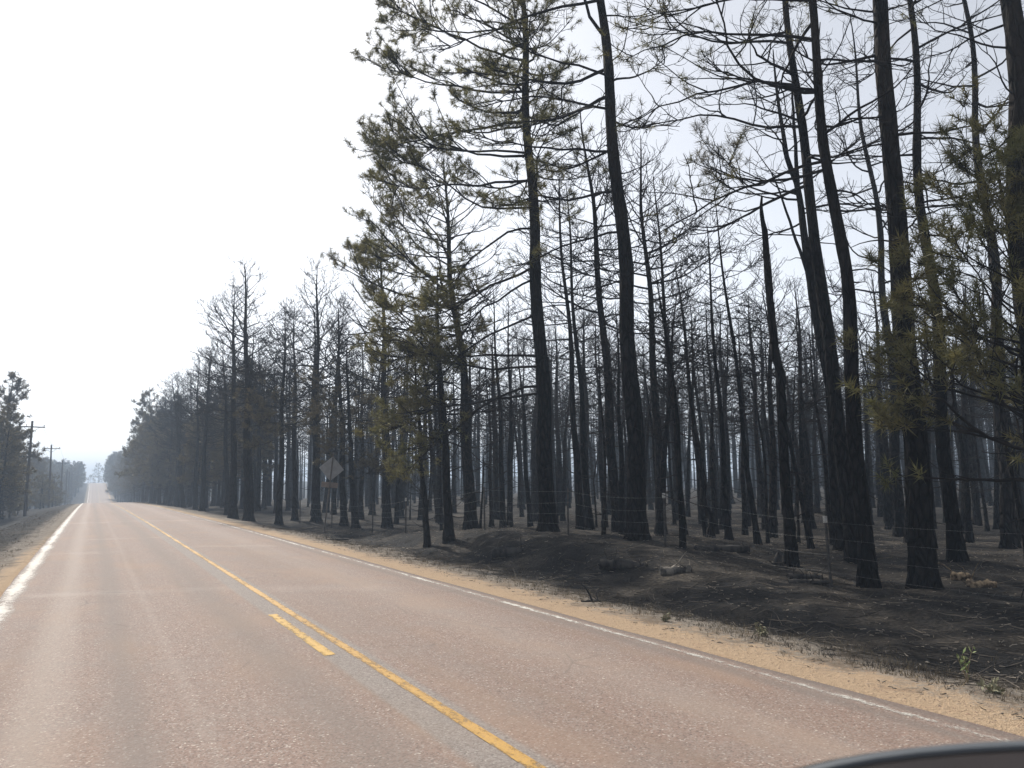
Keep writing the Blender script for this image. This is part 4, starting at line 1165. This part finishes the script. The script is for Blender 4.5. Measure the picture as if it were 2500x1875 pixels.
blades('burnt_grass', 6500, (6.7, 10.5), (3, 40), 3, (.02, .085), .008, 'grass_b', 'scorched grass stubble between shoulder and bank', lambda x, y: np.exp(-((x - 7.6) / .9) ** 2), 7)
blades('dry_grass', 3000, (6.1, 9.0), (3, 30), 4, (.025, .11), .006, 'grass_t', 'dry tan grass tufts along the sandy shoulder', lambda x, y: .7 * np.exp(-((x - 7.05) / .55) ** 2) * (vnoise(x, y, .9, 21) > -.05), 7)
blades('left_grass', 2500, (-4.5, -1.7), (9, 80), 5, (.02, .07), .012, 'grass_b', 'scorched grass on the left shoulder', None, 6)
# gravel
rng, p = ground_pts(5200, (5.85, 7.3), (2.5, 22), 6, lambda x, y: np.exp(-((x - 6.3) / .6) ** 2))
m = len(p); s = rng.uniform(.003, .011, (m, 1, 1)) * (1 + (rng.random((m, 1, 1)) > .98) * 1.0)
octv = np.array([[1, 0, 0], [0, 1, 0], [-1, 0, 0], [0, -1, 0], [0, 0, .5], [0, 0, -.5]], float)
V = p[:, None, :] + octv[None] * s * rng.uniform(.6, 1.3, (m, 6, 1))
octf = np.array([[0, 1, 4], [1, 2, 4], [2, 3, 4], [3, 0, 4], [1, 0, 5], [2, 1, 5], [3, 2, 5], [0, 3, 5]])
a = Acc(); a.add(V.reshape(-1, 3), (octf[None] + np.arange(m)[:, None, None] * 6).reshape(-1, 3)); tag(a.build('shoulder_gravel', M['stone'], None, False), 'small stones on the sandy shoulder', kind='stuff')

# ------------------------------------------------------------------ door mirror of the car the picture was taken from
def cam_pt(px, py, D):     # a point of the mirror, measured from the seat of the viewer (photo pixels of 2500 x 1875)
    u, v = (px - 1250) / 1944.4, (937.5 - py) / 1944.4
    return np.array([0, 0, CAM_H]) + D * (_f0 + u * _cr + v * _cu)


mc = cam_pt(2650, 1968, .5)          # mirror body centre
mroot = tag(empty('car_door_mirror', tuple(mc)), 'blurred dark grey car door mirror at the lower right corner', 'car mirror')
ax = _r0 * math.cos(math.radians(0)); tilt_up = np.array([0, 0, 1.0]); back = np.array([math.sin(YAW), math.cos(YAW), 0])
nu, nv = 40, 18


def mirror_shell(w, h, dpt, off):
    V = np.zeros((nv, nu, 3))
    for i in range(nv):
        t = i / (nv - 1); sc_ = (1 - t ** 2) ** .5 if t < 1 else 0.02
        for j in range(nu):
            an = 2 * math.pi * j / nu; c, s = math.cos(an), math.sin(an)
            X = math.copysign(abs(c) ** .9, c) * w / 2 * sc_; Z = math.copysign(abs(s) ** .95, s) * h / 2 * sc_ * (1.0 if s > 0 else 2.0)
            V[i, j] = X * ax + Z * tilt_up + back * (t * dpt + off)
    idx = np.arange(nu * nv).reshape(nv, nu); nx = np.roll(idx, -1, 1)
    return V, np.stack([idx[:-1], nx[:-1], nx[1:], idx[1:]], -1).reshape(-1, 4)


b = NB('mirror_housing_paint'); paint = b.finish(b.bsdf((0.040, 0.047, 0.056), .55, None, .5))
b = NB('mirror_gap_rubber'); rubber = b.finish(b.bsdf((0.008, 0.008, 0.008), .8))
b = NB('mirror_glass'); glassm = b.finish(b.bsdf((0.17, 0.20, 0.24), .15, None, .5, 1.0))
V, F = mirror_shell(.42, .075, .045, 0.0); a = Acc(); a.add(V, F); a.build('housing', paint, mroot)
a = Acc(); V1, F1 = mirror_shell(.42, .075, .02, 0.0); ring0 = V1[0]
inner = ring0 * np.array([[.985] * 3]) - tilt_up * .0035; inset = inner + back * .02
lip = ring0 * .993 - back * .003 - tilt_up * .0015
al = Acc(); al.add(np.concatenate([ring0, lip, inner]), [[k_ * nu + j, k_ * nu + (j + 1) % nu, (k_ + 1) * nu + (j + 1) % nu, (k_ + 1) * nu + j] for k_ in range(2) for j in range(nu)]); al.build('lip', paint, mroot)
Vr = np.concatenate([inner, inset, inset * .97]); n_ = nu; Fr = [[k_ * n_ + j, k_ * n_ + (j + 1) % n_, (k_ + 1) * n_ + (j + 1) % n_, (k_ + 1) * n_ + j] for k_ in range(2) for j in range(n_)]
a.add(Vr, Fr); a.build('rim_gap', rubber, mroot)
gl = ring0 * .965 + back * .004 - tilt_up * .0045
me = bpy.data.meshes.new('mirror_glass'); me.from_pydata([tuple(v) for v in gl], [], [tuple(range(nu))]); me.update(); link('mirror_glass', me, glassm, mroot)
a = Acc(); tubes(a, np.array([[mc * 0 + back * .05 - tilt_up * .05, back * .06 - tilt_up * .11 + ax * .1, back * .05 - tilt_up * .13 + ax * .24]]), np.array([[.035, .04, .05]]), 10); a.build('arm', paint, mroot)

# ------------------------------------------------------------------ smoke haze
a = Acc(); box(a, (0, 720, 12.0), (1700, 1680, 44))
hz = a.build('haze', None, None, False)
tag(hz, 'thin blue smoke haze hanging through the whole place', kind='stuff')
hm = bpy.data.materials.new('smoke_haze'); hm.use_nodes = True; nt = hm.node_tree; nt.nodes.clear()
ho = nt.nodes.new('ShaderNodeOutputMaterial'); pv = nt.nodes.new('ShaderNodeVolumePrincipled')
pv.inputs['Color'].default_value = (0.60, 0.74, 0.93, 1); pv.inputs['Density'].default_value = 0.0014; pv.inputs['Anisotropy'].default_value = 0.0
nt.links.new(pv.outputs[0], ho.inputs['Volume']); hz.data.materials.append(hm)
